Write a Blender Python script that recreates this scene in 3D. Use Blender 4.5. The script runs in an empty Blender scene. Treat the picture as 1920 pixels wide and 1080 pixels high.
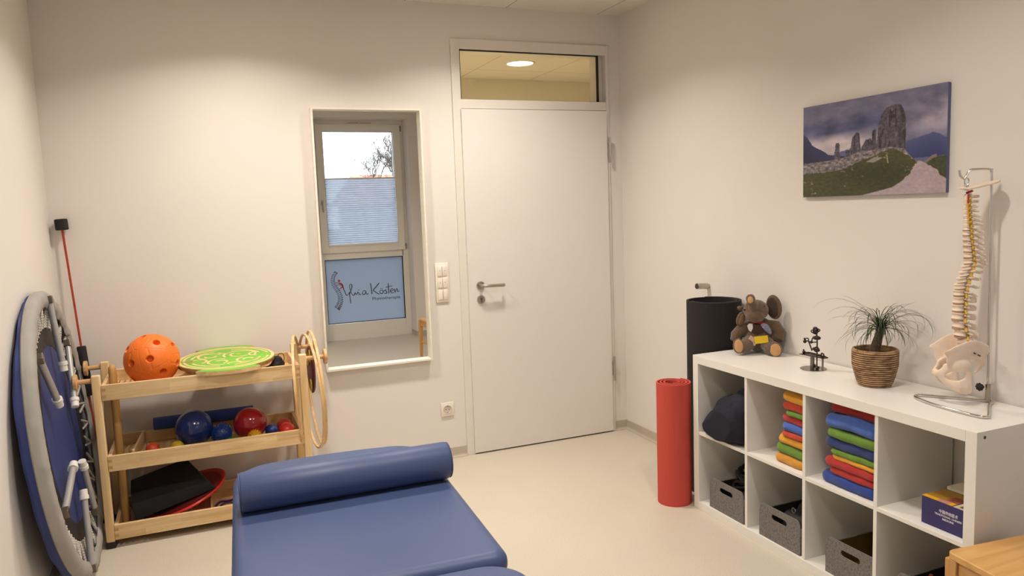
import bpy, bmesh, math, random
from math import sin, cos, pi, radians, sqrt, atan2
from mathutils import Vector, Matrix, noise
V = Vector
C = bpy.context.scene.collection
random.seed(7)

# ------------------------------------------------------------------ materials
def lin(c):
    return tuple((x/12.92 if x <= .04045 else ((x+.055)/1.055)**2.4) for x in [v/255 for v in c])
def base_mat(name):
    m = bpy.data.materials.new(name); m.use_nodes = True
    nt = m.node_tree; b = nt.nodes['Principled BSDF']
    return m, nt, b
def N(nt, t, **k):
    n = nt.nodes.new(t)
    for a, v in k.items():
        if a in n.inputs: n.inputs[a].default_value = v
        else: setattr(n, a, v)
    return n
def pbr(name, col, rough=.5, metal=0, var=.06, vscale=8, bump=0, bscale=60, stretch=(1,1,1), spec=.5, sheen=0, coat=0, sub=0):
    m, nt, b = base_mat(name)
    c = lin(col)
    b.inputs['Roughness'].default_value = rough
    b.inputs['Metallic'].default_value = metal
    b.inputs['Specular IOR Level'].default_value = spec
    if sheen: b.inputs['Sheen Weight'].default_value = sheen; b.inputs['Sheen Roughness'].default_value = .5
    if coat: b.inputs['Coat Weight'].default_value = coat; b.inputs['Coat Roughness'].default_value = .08
    if sub: b.inputs['Subsurface Weight'].default_value = sub; b.inputs['Subsurface Scale'].default_value = .01
    tc = N(nt, 'ShaderNodeTexCoord'); mp = N(nt, 'ShaderNodeMapping'); mp.inputs['Scale'].default_value = stretch
    nt.links.new(tc.outputs['Object'], mp.inputs['Vector'])
    n1 = N(nt, 'ShaderNodeTexNoise', Scale=vscale, Detail=4)
    nt.links.new(mp.outputs[0], n1.inputs['Vector'])
    r = N(nt, 'ShaderNodeValToRGB')
    r.color_ramp.elements[0].position = .3; r.color_ramp.elements[1].position = .7
    r.color_ramp.elements[0].color = (*[x*(1-var) for x in c], 1)
    r.color_ramp.elements[1].color = (*[min(1, x*(1+var)) for x in c], 1)
    nt.links.new(n1.outputs['Fac'], r.inputs['Fac']); nt.links.new(r.outputs['Color'], b.inputs['Base Color'])
    if bump:
        n2 = N(nt, 'ShaderNodeTexNoise', Scale=bscale, Detail=3)
        nt.links.new(mp.outputs[0], n2.inputs['Vector'])
        bp = N(nt, 'ShaderNodeBump', Strength=bump, Distance=.004)
        nt.links.new(n2.outputs['Fac'], bp.inputs['Height']); nt.links.new(bp.outputs[0], b.inputs['Normal'])
    return m
def wood(name, light, dark, axis='x', scale=1, rough=.45, blocks=0):
    m, nt, b = base_mat(name)
    b.inputs['Roughness'].default_value = rough
    tc = N(nt, 'ShaderNodeTexCoord'); mp = N(nt, 'ShaderNodeMapping')
    s = {'x': (1.5, 22, 22), 'y': (22, 1.5, 22), 'z': (22, 22, 1.5)}[axis]
    mp.inputs['Scale'].default_value = [q*scale for q in s]
    nt.links.new(tc.outputs['Object'], mp.inputs['Vector'])
    n1 = N(nt, 'ShaderNodeTexNoise', Scale=1.6, Detail=5, Roughness=.6, Distortion=.6)
    nt.links.new(mp.outputs[0], n1.inputs['Vector'])
    r = N(nt, 'ShaderNodeValToRGB')
    e = r.color_ramp.elements
    e[0].position = .32; e[0].color = (*lin(dark), 1); e[1].position = .62; e[1].color = (*lin(light), 1)
    nt.links.new(n1.outputs['Fac'], r.inputs['Fac'])
    out = r.outputs['Color']
    if blocks:
        br = N(nt, 'ShaderNodeTexBrick', Scale=1.0)
        br.inputs['Color1'].default_value = (1, 1, 1, 1); br.inputs['Color2'].default_value = (.80, .74, .66, 1)
        br.inputs['Mortar Size'].default_value = 0; br.inputs['Brick Width'].default_value = .31; br.inputs['Row Height'].default_value = .036
        cx = N(nt, 'ShaderNodeSeparateXYZ'); cb = N(nt, 'ShaderNodeCombineXYZ')
        nt.links.new(tc.outputs['Object'], cx.inputs[0])
        nt.links.new(cx.outputs[{'x': 0, 'y': 1, 'z': 2}[axis]], cb.inputs[0]); nt.links.new(cx.outputs[{'x': 2, 'y': 2, 'z': 0}[axis]], cb.inputs[1])
        nt.links.new(cb.outputs[0], br.inputs['Vector'])
        mx = N(nt, 'ShaderNodeMix', data_type='RGBA', blend_type='MULTIPLY'); mx.inputs[0].default_value = blocks
        nt.links.new(out, mx.inputs[6]); nt.links.new(br.outputs['Color'], mx.inputs[7]); out = mx.outputs[2]
    nt.links.new(out, b.inputs['Base Color'])
    bp = N(nt, 'ShaderNodeBump', Strength=.08, Distance=.002)
    nt.links.new(n1.outputs['Fac'], bp.inputs['Height']); nt.links.new(bp.outputs[0], b.inputs['Normal'])
    return m
def emis(name, col, strength):
    m, nt, b = base_mat(name)
    b.inputs['Base Color'].default_value = (.8, .8, .8, 1)
    b.inputs['Emission Color'].default_value = (*col, 1); b.inputs['Emission Strength'].default_value = strength
    return m
def glass_mat(name, tint=(1, 1, 1), refl=.08):
    m, nt, b = base_mat(name); nt.nodes.remove(b)
    o = nt.nodes['Material Output']
    t = N(nt, 'ShaderNodeBsdfTransparent'); t.inputs[0].default_value = (*tint, 1)
    g = N(nt, 'ShaderNodeBsdfGlossy', Roughness=.0)
    lw = N(nt, 'ShaderNodeFresnel', IOR=1.45)
    mx = N(nt, 'ShaderNodeMixShader')
    nt.links.new(lw.outputs[0], mx.inputs[0]); nt.links.new(t.outputs[0], mx.inputs[1]); nt.links.new(g.outputs[0], mx.inputs[2])
    nt.links.new(mx.outputs[0], o.inputs['Surface'])
    return m
def translucent(name, col, frac=.7, transp=.0, stripes=0):
    m, nt, b = base_mat(name); nt.nodes.remove(b); o = nt.nodes['Material Output']
    d = N(nt, 'ShaderNodeBsdfDiffuse'); d.inputs[0].default_value = (*lin(col), 1)
    t = N(nt, 'ShaderNodeBsdfTranslucent'); t.inputs[0].default_value = (*lin(col), 1)
    mx = N(nt, 'ShaderNodeMixShader'); mx.inputs[0].default_value = frac
    nt.links.new(d.outputs[0], mx.inputs[1]); nt.links.new(t.outputs[0], mx.inputs[2]); out = mx.outputs[0]
    if transp:
        tt = N(nt, 'ShaderNodeBsdfTransparent'); tt.inputs[0].default_value = (*lin(col), 1)
        m2 = N(nt, 'ShaderNodeMixShader'); m2.inputs[0].default_value = transp
        nt.links.new(out, m2.inputs[1]); nt.links.new(tt.outputs[0], m2.inputs[2]); out = m2.outputs[0]
    nt.links.new(out, o.inputs['Surface'])
    return m
def vcol_mat(name, rough=.5):
    m, nt, b = base_mat(name); a = N(nt, 'ShaderNodeVertexColor'); a.layer_name = 'print'
    nt.links.new(a.outputs['Color'], b.inputs['Base Color']); b.inputs['Roughness'].default_value = rough
    return m

# ------------------------------------------------------------------ mesh builder
class MB:
    def __init__(s): s.v = []; s.f = []; s.mi = []; s.cur = 0
    def add(s, vs, fs, M=None):
        o = len(s.v)
        s.v += [tuple(M @ V(p)) if M is not None else tuple(p) for p in vs]
        s.f += [tuple(i+o for i in f) for f in fs]; s.mi += [s.cur]*len(fs)
        return s
    def box(s, c, d, M=None, rz=0, R=None):
        x, y, z = [q/2 for q in d]
        vs = [V((i*x, j*y, k*z)) for i in (-1, 1) for j in (-1, 1) for k in (-1, 1)]
        if R is None: R = Matrix.Rotation(rz, 3, 'Z')
        vs = [R @ p + V(c) for p in vs]
        return s.add(vs, [(0,1,3,2),(4,6,7,5),(0,4,5,1),(2,3,7,6),(0,2,6,4),(1,5,7,3)], M)
    def bb(s, x0, x1, y0, y1, z0, z1, M=None):
        return s.box(((x0+x1)/2, (y0+y1)/2, (z0+z1)/2), (abs(x1-x0), abs(y1-y0), abs(z1-z0)), M)
    def rbox(s, c, d, r=.004, n=3, M=None, R=None):   # rounded box through bmesh bevel
        bm = bmesh.new(); bmesh.ops.create_cube(bm, size=1)
        for v in bm.verts: v.co = V((v.co.x*d[0], v.co.y*d[1], v.co.z*d[2]))
        bmesh.ops.bevel(bm, geom=bm.edges[:], offset=r, segments=n, affect='EDGES', profile=.5)
        R = R or Matrix.Identity(3)
        bm.verts.index_update()
        s.add([R @ v.co + V(c) for v in bm.verts], [[v.index for v in f.verts] for f in bm.faces], M); bm.free(); return s
    def tube(s, pts, rad, n=12, M=None, caps=True, closed=False, flat=1.0):
        pts = [V(p) for p in pts]; k = len(pts)
        rs = rad if isinstance(rad, (list, tuple)) else [rad]*k
        vs = []; fs = []
        t = (pts[1]-pts[0]).normalized(); u = t.orthogonal().normalized()
        for i, p in enumerate(pts):
            if closed: t2 = (pts[(i+1) % k]-pts[i-1]).normalized()
            elif i == 0: t2 = (pts[1]-pts[0]).normalized()
            elif i == k-1: t2 = (pts[-1]-pts[-2]).normalized()
            else: t2 = (pts[i+1]-pts[i-1]).normalized()
            if t2.length < .5: t2 = t
            q = t.rotation_difference(t2); u = q @ u; u = (u-t2*u.dot(t2)).normalized(); t = t2; w = t.cross(u)
            for j in range(n):
                a = 2*pi*j/n; vs.append(p+rs[i]*(cos(a)*u+sin(a)*w*flat))
        m = k if closed else k-1
        for i in range(m):
            for j in range(n):
                a, b = i*n+j, i*n+(j+1) % n; c, d = ((i+1) % k)*n+(j+1) % n, ((i+1) % k)*n+j
                fs.append((a, b, c, d))
        if caps and not closed: fs.append(tuple(range(n-1, -1, -1))); fs.append(tuple((k-1)*n+j for j in range(n)))
        return s.add(vs, fs, M)
    def lathe(s, prof, n=32, M=None):   # (r,z) profile about Z
        vs = []; fs = []; k = len(prof)
        for r, z in prof:
            for j in range(n):
                a = 2*pi*j/n; vs.append((r*cos(a), r*sin(a), z))
        for i in range(k-1):
            for j in range(n): fs.append((i*n+j, i*n+(j+1) % n, (i+1)*n+(j+1) % n, (i+1)*n+j))
        if prof[0][0] > 1e-5: fs.append(tuple(range(n-1, -1, -1)))
        if prof[-1][0] > 1e-5: fs.append(tuple((k-1)*n+j for j in range(n)))
        return s.add(vs, fs, M)
    def ball(s, c, r, n=20, m=12, M=None, R=None):
        r = r if isinstance(r, (tuple, list)) else (r, r, r); R = R or Matrix.Identity(3)
        vs = []; fs = []
        for i in range(m+1):
            t = pi*i/m
            for j in range(n):
                a = 2*pi*j/n; vs.append(R @ V((r[0]*sin(t)*cos(a), r[1]*sin(t)*sin(a), r[2]*cos(t))) + V(c))
        for i in range(m):
            for j in range(n): fs.append((i*n+j, (i+1)*n+j, (i+1)*n+(j+1) % n, i*n+(j+1) % n))
        return s.add(vs, fs, M)
    def prism(s, poly, z0, z1, M=None):
        n = len(poly); vs = [(x, y, z0) for x, y in poly]+[(x, y, z1) for x, y in poly]
        fs = [tuple(range(n-1, -1, -1)), tuple(range(n, 2*n))]+[(i, (i+1) % n, n+(i+1) % n, n+i) for i in range(n)]
        return s.add(vs, fs, M)
    def sheet(s, fn, nu, nv, M=None):
        vs = [fn(i/nu, j/nv) for j in range(nv+1) for i in range(nu+1)]
        fs = [(j*(nu+1)+i, j*(nu+1)+i+1, (j+1)*(nu+1)+i+1, (j+1)*(nu+1)+i) for j in range(nv) for i in range(nu)]
        return s.add(vs, fs, M)
    def build(s, name, mats, parent=None, smooth=True, ang=40, bevel=0, bseg=2, merge=True, subsurf=0, loc=None, label=None):
        me = bpy.data.meshes.new(name); me.from_pydata(s.v, [], s.f)
        mats = mats if isinstance(mats, (list, tuple)) else [mats]
        for m in mats: me.materials.append(m)
        for p, i in zip(me.polygons, s.mi): p.material_index = i
        bm = bmesh.new(); bm.from_mesh(me)
        if merge: bmesh.ops.remove_doubles(bm, verts=bm.verts, dist=1e-6)
        bmesh.ops.dissolve_degenerate(bm, edges=bm.edges, dist=1e-7)
        bmesh.ops.recalc_face_normals(bm, faces=bm.faces)
        bm.to_mesh(me); bm.free()
        if smooth:
            me.polygons.foreach_set('use_smooth', [True]*len(me.polygons)); me.set_sharp_from_angle(angle=radians(ang))
        o = bpy.data.objects.new(name, me); C.objects.link(o)
        if parent: o.parent = parent
        if loc: o.location = loc
        if bevel:
            md = o.modifiers.new('edge', 'BEVEL'); md.width = bevel; md.segments = bseg; md.limit_method = 'ANGLE'; md.angle_limit = radians(40); md.harden_normals = True
        if subsurf:
            md = o.modifiers.new('sub', 'SUBSURF'); md.levels = subsurf; md.render_levels = subsurf
        if label: o['label'] = label
        return o

def tag(o, label, cat, group=None, kind=None):
    o['label'] = label; o['category'] = cat
    if group: o['group'] = group
    if kind: o['kind'] = kind
    return o
def thing(name, label, cat, loc=(0, 0, 0), rz=0, group=None):
    o = bpy.data.objects.new(name, None); C.objects.link(o); o.empty_display_size = .1
    o.location = loc; o.rotation_euler = (0, 0, rz)
    return tag(o, label, cat, group)
def struct(o): o['kind'] = 'structure'; return o
def remesh(mb, name, mat, parent, voxel, smooth_iter=4, disp=None, loc=None):
    """union of overlapping shapes turned into ONE continuous skin"""
    o = mb.build('tmp', mat, None, merge=False)
    r = o.modifiers.new('r', 'REMESH'); r.mode = 'VOXEL'; r.voxel_size = voxel
    sm = o.modifiers.new('s', 'SMOOTH'); sm.iterations = smooth_iter; sm.factor = .5
    dg = bpy.context.evaluated_depsgraph_get(); dg.update()
    me = bpy.data.meshes.new_from_object(o.evaluated_get(dg)); me.name = name
    bpy.data.objects.remove(o)
    if disp:
        for v in me.vertices: v.co = V(v.co)+V(v.normal)*disp(V(v.co))
    me.polygons.foreach_set('use_smooth', [True]*len(me.polygons))
    if not me.materials: me.materials.append(mat)
    ob = bpy.data.objects.new(name, me); C.objects.link(ob)
    if parent: ob.parent = parent
    if loc: ob.location = loc
    return ob
def frame3(origin, x, y, z):
    M = Matrix.Identity(4)
    for i, a in enumerate((x, y, z)):
        for j in range(3): M[j][i] = a[j]
    for j in range(3): M[j][3] = origin[j]
    return M
def text_mesh(txt, size, mat, name, parent, M, ext=.0004, align='LEFT', bold=0, sx=1):
    cu = bpy.data.curves.new('t', 'FONT'); cu.body = txt; cu.size = size; cu.extrude = ext; cu.align_x = align; cu.offset = bold
    cu.resolution_u = 3
    o = bpy.data.objects.new('t', cu); C.objects.link(o)
    dg = bpy.context.evaluated_depsgraph_get(); dg.update()
    me = bpy.data.meshes.new_from_object(o.evaluated_get(dg)); bpy.data.objects.remove(o)
    me.transform(M @ Matrix.Scale(sx, 4, (1, 0, 0))); me.materials.clear(); me.materials.append(mat); me.name = name
    ob = bpy.data.objects.new(name, me); C.objects.link(ob); ob.parent = parent
    return ob
def catmull(pts, k=8, closed=False):
    pts = [V(p) for p in pts]; n = len(pts); out = []
    rng = range(n) if closed else range(n-1)
    for i in rng:
        p0 = pts[i-1] if (i > 0 or closed) else pts[0]; p1 = pts[i]; p2 = pts[(i+1) % n]
        p3 = pts[(i+2) % n] if (i+2 < n or closed) else pts[-1]
        for j in range(k):
            t = j/k
            out.append(.5*((2*p1)+(p2-p0)*t+(2*p0-5*p1+4*p2-p3)*t*t+(3*p1-p0-3*p2+p3)*t**3))
    if not closed: out.append(pts[-1])
    return out

# ------------------------------------------------------------------ camera and view
cam = bpy.data.cameras.new('camera'); co = bpy.data.objects.new('camera', cam); C.objects.link(co)
r_ = V((0.92278034, -0.3836566, -0.0358339)); u_ = V((0.07394712, 0.08505356, 0.99362856)); f_ = V((0.37816435, 0.91955071, -0.10685605))
co.matrix_world = frame3((-2.59812, -4.35354, 1.52278), r_, u_, -f_)
cam.sensor_width = 36; cam.lens = 1421.70257/1920*36; cam.clip_start = .02; cam.clip_end = 200
sc = bpy.context.scene; sc.camera = co
sc.view_settings.view_transform = 'Standard'; sc.view_settings.look = 'None'; sc.view_settings.gamma = 1
sc.view_settings.use_curve_mapping = False; sc.view_settings.exposure = 0.0

w = bpy.data.worlds.new('sky'); sc.world = w; w.use_nodes = True
nt = w.node_tree; bg = nt.nodes['Background']; bg.inputs[1].default_value = 5.0
tc = N(nt, 'ShaderNodeTexCoord'); sp = N(nt, 'ShaderNodeSeparateXYZ'); rp = N(nt, 'ShaderNodeValToRGB')
nt.links.new(tc.outputs['Generated'], sp.inputs[0]); nt.links.new(sp.outputs[2], rp.inputs[0])
rp.color_ramp.elements[0].position = .0; rp.color_ramp.elements[0].color = (.90, .96, 1, 1)
rp.color_ramp.elements[1].position = .5; rp.color_ramp.elements[1].color = (.70, .82, 1, 1)
nt.links.new(rp.outputs[0], bg.inputs[0])

# ------------------------------------------------------------------ shared materials
WALL = pbr('wall_paint', (227, 221, 214), .85, var=.012, vscale=3, bump=.06, bscale=260)
CEIL = None
def ceiling_mat(name, ox, oy, w_, h_):
    m, nt, b = base_mat(name); b.inputs['Roughness'].default_value = .95
    tc = N(nt, 'ShaderNodeTexCoord'); mp = N(nt, 'ShaderNodeMapping'); mp.inputs['Location'].default_value = (-ox, -oy, 0)
    br = N(nt, 'ShaderNodeTexBrick', Scale=1.0); br.offset = 0; br.squash = 1
    br.inputs['Brick Width'].default_value = w_; br.inputs['Row Height'].default_value = h_
    br.inputs['Mortar Size'].default_value = .0022; br.inputs['Mortar Smooth'].default_value = .1
    br.inputs['Color1'].default_value = (*lin((226, 219, 207)), 1); br.inputs['Color2'].default_value = (*lin((224, 217, 204)), 1)
    br.inputs['Mortar'].default_value = (*lin((120, 105, 88)), 1)
    nt.links.new(tc.outputs['Object'], mp.inputs[0]); nt.links.new(mp.outputs[0], br.inputs['Vector'])
    nt.links.new(br.outputs['Color'], b.inputs['Base Color'])
    bp = N(nt, 'ShaderNodeBump', Strength=.5, Distance=.003, invert=True)
    nt.links.new(br.outputs['Fac'], bp.inputs['Height']); nt.links.new(bp.outputs[0], b.inputs['Normal'])
    return m
def floor_mat():
    m, nt, b = base_mat('vinyl_floor'); b.inputs['Roughness'].default_value = .42
    tc = N(nt, 'ShaderNodeTexCoord')
    n1 = N(nt, 'ShaderNodeTexNoise', Scale=240, Detail=3, Roughness=.7); n2 = N(nt, 'ShaderNodeTexNoise', Scale=2.2, Detail=3)
    nt.links.new(tc.outputs['Object'], n1.inputs['Vector']); nt.links.new(tc.outputs['Object'], n2.inputs['Vector'])
    r = N(nt, 'ShaderNodeValToRGB'); e = r.color_ramp.elements
    e[0].position = .36; e[0].color = (*lin((196, 186, 168)), 1); e[1].position = .6; e[1].color = (*lin((214, 205, 188)), 1)
    nt.links.new(n1.outputs['Fac'], r.inputs['Fac'])
    mx = N(nt, 'ShaderNodeMix', data_type='RGBA', blend_type='MULTIPLY'); mx.inputs[0].default_value = .12
    nt.links.new(r.outputs[0], mx.inputs[6]); nt.links.new(n2.outputs['Fac'], mx.inputs[7]); nt.links.new(mx.outputs[2], b.inputs['Base Color'])
    bp = N(nt, 'ShaderNodeBump', Strength=.004, Distance=.0005); nt.links.new(n1.outputs['Fac'], bp.inputs['Height']); nt.links.new(bp.outputs[0], b.inputs['Normal'])
    return m
FLOOR = floor_mat()
WHITE = pbr('white_laminate', (232, 229, 222), .32, var=.01)
DOORW = pbr('door_white', (226, 220, 214), .4, var=.008)
FRAMEP = pbr('door_frame_paint', (226, 219, 210), .4, var=.01)
PVC = pbr('window_pvc', (232, 228, 220), .3, var=.01)
BASEB = pbr('grey_baseboard', (186, 176, 158), .6, var=.04)
STEEL = pbr('brushed_steel', (190, 182, 172), .3, metal=1, var=.05, vscale=60, stretch=(1, 1, 12))
CHROME = pbr('chrome', (215, 212, 208), .12, metal=1, var=.02)
DARK = pbr('dark_gap', (30, 26, 24), .8)
PINE_X = wood('pine_length', (236, 208, 160), (216, 178, 124), 'x', blocks=.9)
PINE_Y = wood('pine_depth', (232, 202, 154), (208, 168, 118), 'y')
PINE_Z = wood('pine_upright', (236, 206, 156), (218, 180, 122), 'z')
ENDGR = pbr('joint_end_grain', (196, 150, 96), .6, var=.1, vscale=60)
PEGW = wood('beech_peg', (222, 180, 128), (198, 150, 98), 'x', 2)
MIRF = wood('mirror_frame_wood', (240, 234, 222), (234, 226, 210), 'x', 1, .4)
BLACKP = pbr('black_rubber', (24, 23, 24), .6, var=.1)

# ------------------------------------------------------------------ the room
H_ = 2.712; XL = -3.27; YF = -4.52; YW = -4.74     # ceiling, left wall, window wall face, window plane
T = .12
struct(MB().bb(XL-T, T, YF-.6, T, -.12, 0).build('floor', FLOOR, smooth=False))
struct(MB().bb(XL-T, T, YF-.3, T, H_, H_+.1).build('ceiling', ceiling_mat('ceiling_tiles', -.157, -.4775, .625, .625), smooth=False))
# door opening X -1.149..-.092, up to 2.517
dx0, dx1, dz = -1.145, -.094, 2.514
mb = MB(); mb.bb(XL-T, dx0, 0, T, 0, H_); mb.bb(dx1, T, 0, T, 0, H_); mb.bb(dx0, dx1, 0, T, dz, H_)
struct(mb.build('wall_back', WALL, smooth=False))
struct(MB().bb(0, T, YF, 0, 0, H_).build('wall_right', WALL, smooth=False))
struct(MB().bb(XL-T, XL, YF, 0, 0, H_).build('wall_left', WALL, smooth=False))
wx0, wx1, wz = -1.30, -.222, 2.60
mb = MB(); mb.bb(XL-T, wx0, YF-.34, YF, 0, H_); mb.bb(wx1, T, YF-.34, YF, 0, H_); mb.bb(wx0, wx1, YF-.34, YF, wz, H_)
struct(mb.build('wall_front', WALL, smooth=False))
# baseboards with a coved foot
def bboard(name, p0, p1, nrm):
    p0, p1, nrm = V(p0), V(p1), V(nrm); d = (p1-p0)
    prof = [(0, .062), (.004, .062), (.005, .060), (.005, .016), (.008, .008), (.014, .003), (.022, .001), (0, .001)]
    vs = [p0+nrm*a+V((0, 0, b)) for a, b in prof]+[p1+nrm*a+V((0, 0, b)) for a, b in prof]; n = len(prof)
    fs = [tuple(range(n)), tuple(range(2*n-1, n-1, -1))]+[(i, (i+1) % n, n+(i+1) % n, n+i) for i in range(n)]
    return struct(MB().add(vs, fs).build(name, BASEB, smooth=False))
bboard('baseboard_back', (XL, 0, 0), (dx0, 0, 0), (0, -1, 0))
bboard('baseboard_back.001', (dx1, 0, 0), (0, 0, 0), (0, -1, 0))
bboard('baseboard_right', (0, 0, 0), (0, YF, 0), (-1, 0, 0))
bboard('baseboard_left', (XL, YF, 0), (XL, 0, 0), (1, 0, 0))
bboard('baseboard_front', (wx1, YF, 0), (0, YF, 0), (0, 1, 0))
bboard('baseboard_front.001', (XL, YF, 0), (wx0, YF, 0), (0, 1, 0))
bboard('baseboard_niche', (wx1, YW, 0), (wx1, YF, 0), (-1, 0, 0))

# ---- hallway behind the door
hy = 2.40
struct(MB().bb(-3.0, 3.0, T, hy, -.12, 0).build('floor_hallway', FLOOR, smooth=False))
struct(MB().bb(-3.0, 3.0, T, hy+.1, H_, H_+.1).build('ceiling_hallway', ceiling_mat('hallway_tiles', -.27, 1.96, .70, .70), smooth=False))
HW = pbr('hallway_paint', (232, 226, 208), .85, var=.01)
struct(MB().bb(-3.0, 3.0, hy, hy+.1, 0, H_).build('wall_hallway', HW, smooth=False))
struct(MB().bb(-3.1, -3.0, T, hy, 0, H_).build('wall_hallway_left', HW, smooth=False))
struct(MB().bb(3.0, 3.1, T, hy, 0, H_).build('wall_hallway_right', HW, smooth=False))
struct(MB().bb(T, 3.0, T-.05, T, 0, H_).build('wall_hallway_near', HW, smooth=False))

# ---- door set
dr = struct(bpy.data.objects.new('door_1', None)); C.objects.link(dr); dr.location = (0, 0, 0)
fy0 = -.012
fo = [(-1.149, .0), (-1.134, 2.516)]
mb = MB()
L0, L1, R0, R1 = -1.149, -1.098, -.145, -.094       # outer / inner frame
mb.bb(L0, L1, fy0, T+.01, 0, 2.516); mb.bb(R0+.03, R1, fy0, T+.01, 0, 2.516)
mb.bb(L1, R0+.03, fy0, T+.01, 2.458, 2.516); mb.bb(L1, R0+.03, fy0, T+.01, 2.112, 2.166)
mb.bb(L1, L1+.010, .035, T, 2.166, 2.458); mb.bb(R0-.012, R0+.03, .030, T, 2.166, 2.458)
mb.bb(L1, L1+.016, fy0+.004, .03, 0, 2.112)
mb.build('door_frame', FRAMEP, dr, bevel=.0025)
MB().bb(L1+.01, R0-.01, .014, .020, 2.166, 2.458).build('transom_glass', glass_mat('transom_pane'), dr, smooth=False)
mb = MB(); g = .004
for a in ((L1+.008, L1+.013, .008, .026, 2.166, 2.458), (R0-.016, R0-.010, .006, .030, 2.166, 2.458), (L1+.01, R0-.01, .008, .026, 2.453, 2.458), (L1+.01, R0-.01, .008, .026, 2.166, 2.169)): mb.bb(*a)
mb.build('glazing_seal', DARK, dr, smooth=False)
leaf = MB().bb(-1.102, -.119, -.026, .014, .008, 2.108).build('door_leaf', DOORW, dr, bevel=.0025)
MB().bb(-1.104, -.119, -.006, .02, .0, .012).build('floor_gap_seal', DARK, leaf, smooth=False)
MB().bb(-1.1045, -1.1015, -.012, .016, .008, 2.11).build('edge_seal', DARK, leaf, smooth=False)
# handle
h = MB()
R = Matrix.Rotation(pi/2, 4, 'X')
h.lathe([(0, 0), (.026, 0), (.026, .006), (.024, .009), (.0, .009)], 32, Matrix.Translation((-1.026, -.026, 1.052)) @ R)
h.tube(catmull([(-1.026, -.03, 1.052), (-1.026, -.06, 1.052), (-1.020, -.078, 1.052), (-1.0, -.084, 1.051), (-.94, -.084, 1.050), (-.905, -.084, 1.049), (-.893, -.078, 1.049), (-.889, -.062, 1.049)], 6), .0105, 14)
h.build('door_handle', STEEL, leaf, ang=50)
h = MB(); h.lathe([(0, 0), (.026, 0), (.026, .006), (.024, .009), (.0, .009)], 32, Matrix.Translation((-1.026, -.026, .965)) @ R)
k = h.build('key_rosette', STEEL, leaf)
h = MB(); h.tube([(-1.026, -.0355, .970), (-1.026, -.037, .970)], .008, 14); h.bb(-1.030, -1.022, -.037, -.0355, .947, .968)
h.build('lock_cylinder', pbr('lock_brass', (150, 140, 122), .35, metal=1), k)
for z0 in (1.86, .43):
    h = MB(); h.tube([(-.107, -.036, z0-.08), (-.107, -.036, z0+.08)], .0085, 12); h.bb(-.119, -.107, -.034, -.026, z0-.045, z0+.045)
    for q in (-.035, .035): h.tube([(-.107, -.036, z0+q-.001), (-.107, -.036, z0+q+.001)], .0095, 12)
    h.build('hinge', STEEL, dr)

# ---- window in the wall behind the camera (seen in the mirror)
wr = struct(bpy.data.objects.new('window_1', None)); C.objects.link(wr)
def rect_frame(mb, x0, x1, z0, z1, wl, wr_, wb, wt, y0, y1):
    mb.bb(x0, x0+wl, y0, y1, z0, z1); mb.bb(x1-wr_, x1, y0, y1, z0, z1)
    mb.bb(x0+wl, x1-wr_, y0, y1, z0, z0+wb); mb.bb(x0+wl, x1-wr_, y0, y1, z1-wt, z1)
mb = MB(); rect_frame(mb, wx0, wx1, 0, wz, .066, .072, .200, .075, YW-.07, YW-.006)
mb.bb(wx0+.06, wx1-.06, YW-.07, YW-.006, .972, 1.08)
mb.build('window_frame', PVC, wr, bevel=.003)
sx0, sx1, sz0, sz1 = -1.262, -.258, 1.050, 2.550
mb = MB(); rect_frame(mb, sx0, sx1, sz0, sz1, .088, .088, .085, .085, YW-.06, YW+.016)
sash = mb.build('window_sash', PVC, wr, bevel=.004)
gl = glass_mat('window_pane')
MB().bb(sx0+.085, sx1-.085, YW-.03, YW-.02, sz0+.08, sz1-.08).build('window_glass', gl, sash, smooth=False)
MB().bb(sx0+.084, sx0+.089, YW-.035, YW-.010, sz0+.084, sz1-.084).bb(sx1-.089, sx1-.084, YW-.035, YW-.01, sz0+.084, sz1-.084).bb(sx0+.084, sx1-.084, YW-.035, YW-.01, sz1-.090, sz1-.084).bb(sx0+.084, sx1-.084, YW-.035, YW-.01, sz0+.084, sz0+.090).build('glass_seal', DARK, sash, smooth=False)
mb = MB(); mb.rbox((-1.222, YW+.02, 1.645), (.026, .010, .06), .004); mb.tube([(-1.222, YW+.02, 1.650), (-1.222, YW+.055, 1.650)], .008, 10)
mb.tube(catmull([(-1.222, YW+.052, 1.655), (-1.222, YW+.056, 1.62), (-1.219, YW+.052, 1.535)], 4), [.010]*5+[.009]*3+[.008], 10)
mb.build('window_handle', STEEL, sash)
for z in (2.50, 1.09): MB().tube([(-.252, YW+.012, z-.035), (-.252, YW+.012, z+.035)], .008, 10).build('sash_hinge', pbr('hinge_dark', (120, 108, 96), .4), sash)
MB().rbox((-.735, YW+.006, 2.562), (.31, .02, .022), .003).build('trickle_vent', PVC, wr)
MB().bb(-.88, -.745, YW+.015, YW+.0175, 2.560, 2.565).bb(-.735, -.60, YW+.015, YW+.0175, 2.560, 2.565).build('vent_slot', DARK, wr, smooth=False)
# pleated blind
BL = translucent('pleated_fabric', (196, 202, 212), .85, .05)
n = 30; z0, z1 = 1.150, 1.915
vs = []
for i in range(n*2+1):
    z = z0+(z1-z0)*i/(2*n); y = YW+.012+(.014 if i % 2 else 0)
    vs += [(-1.182, y, z), (-.350, y, z)]
bl = MB().add(vs, [(2*i, 2*i+1, 2*i+3, 2*i+2) for i in range(2*n)]).build('pleated_blind', BL, wr, smooth=False)
MB().bb(-1.184, -.348, YW+.008, YW+.032, 1.912, 1.926).bb(-1.184, -.348, YW+.008, YW+.032, 1.132, 1.150).build('blind_rail', PVC, bl, bevel=.001)
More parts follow.
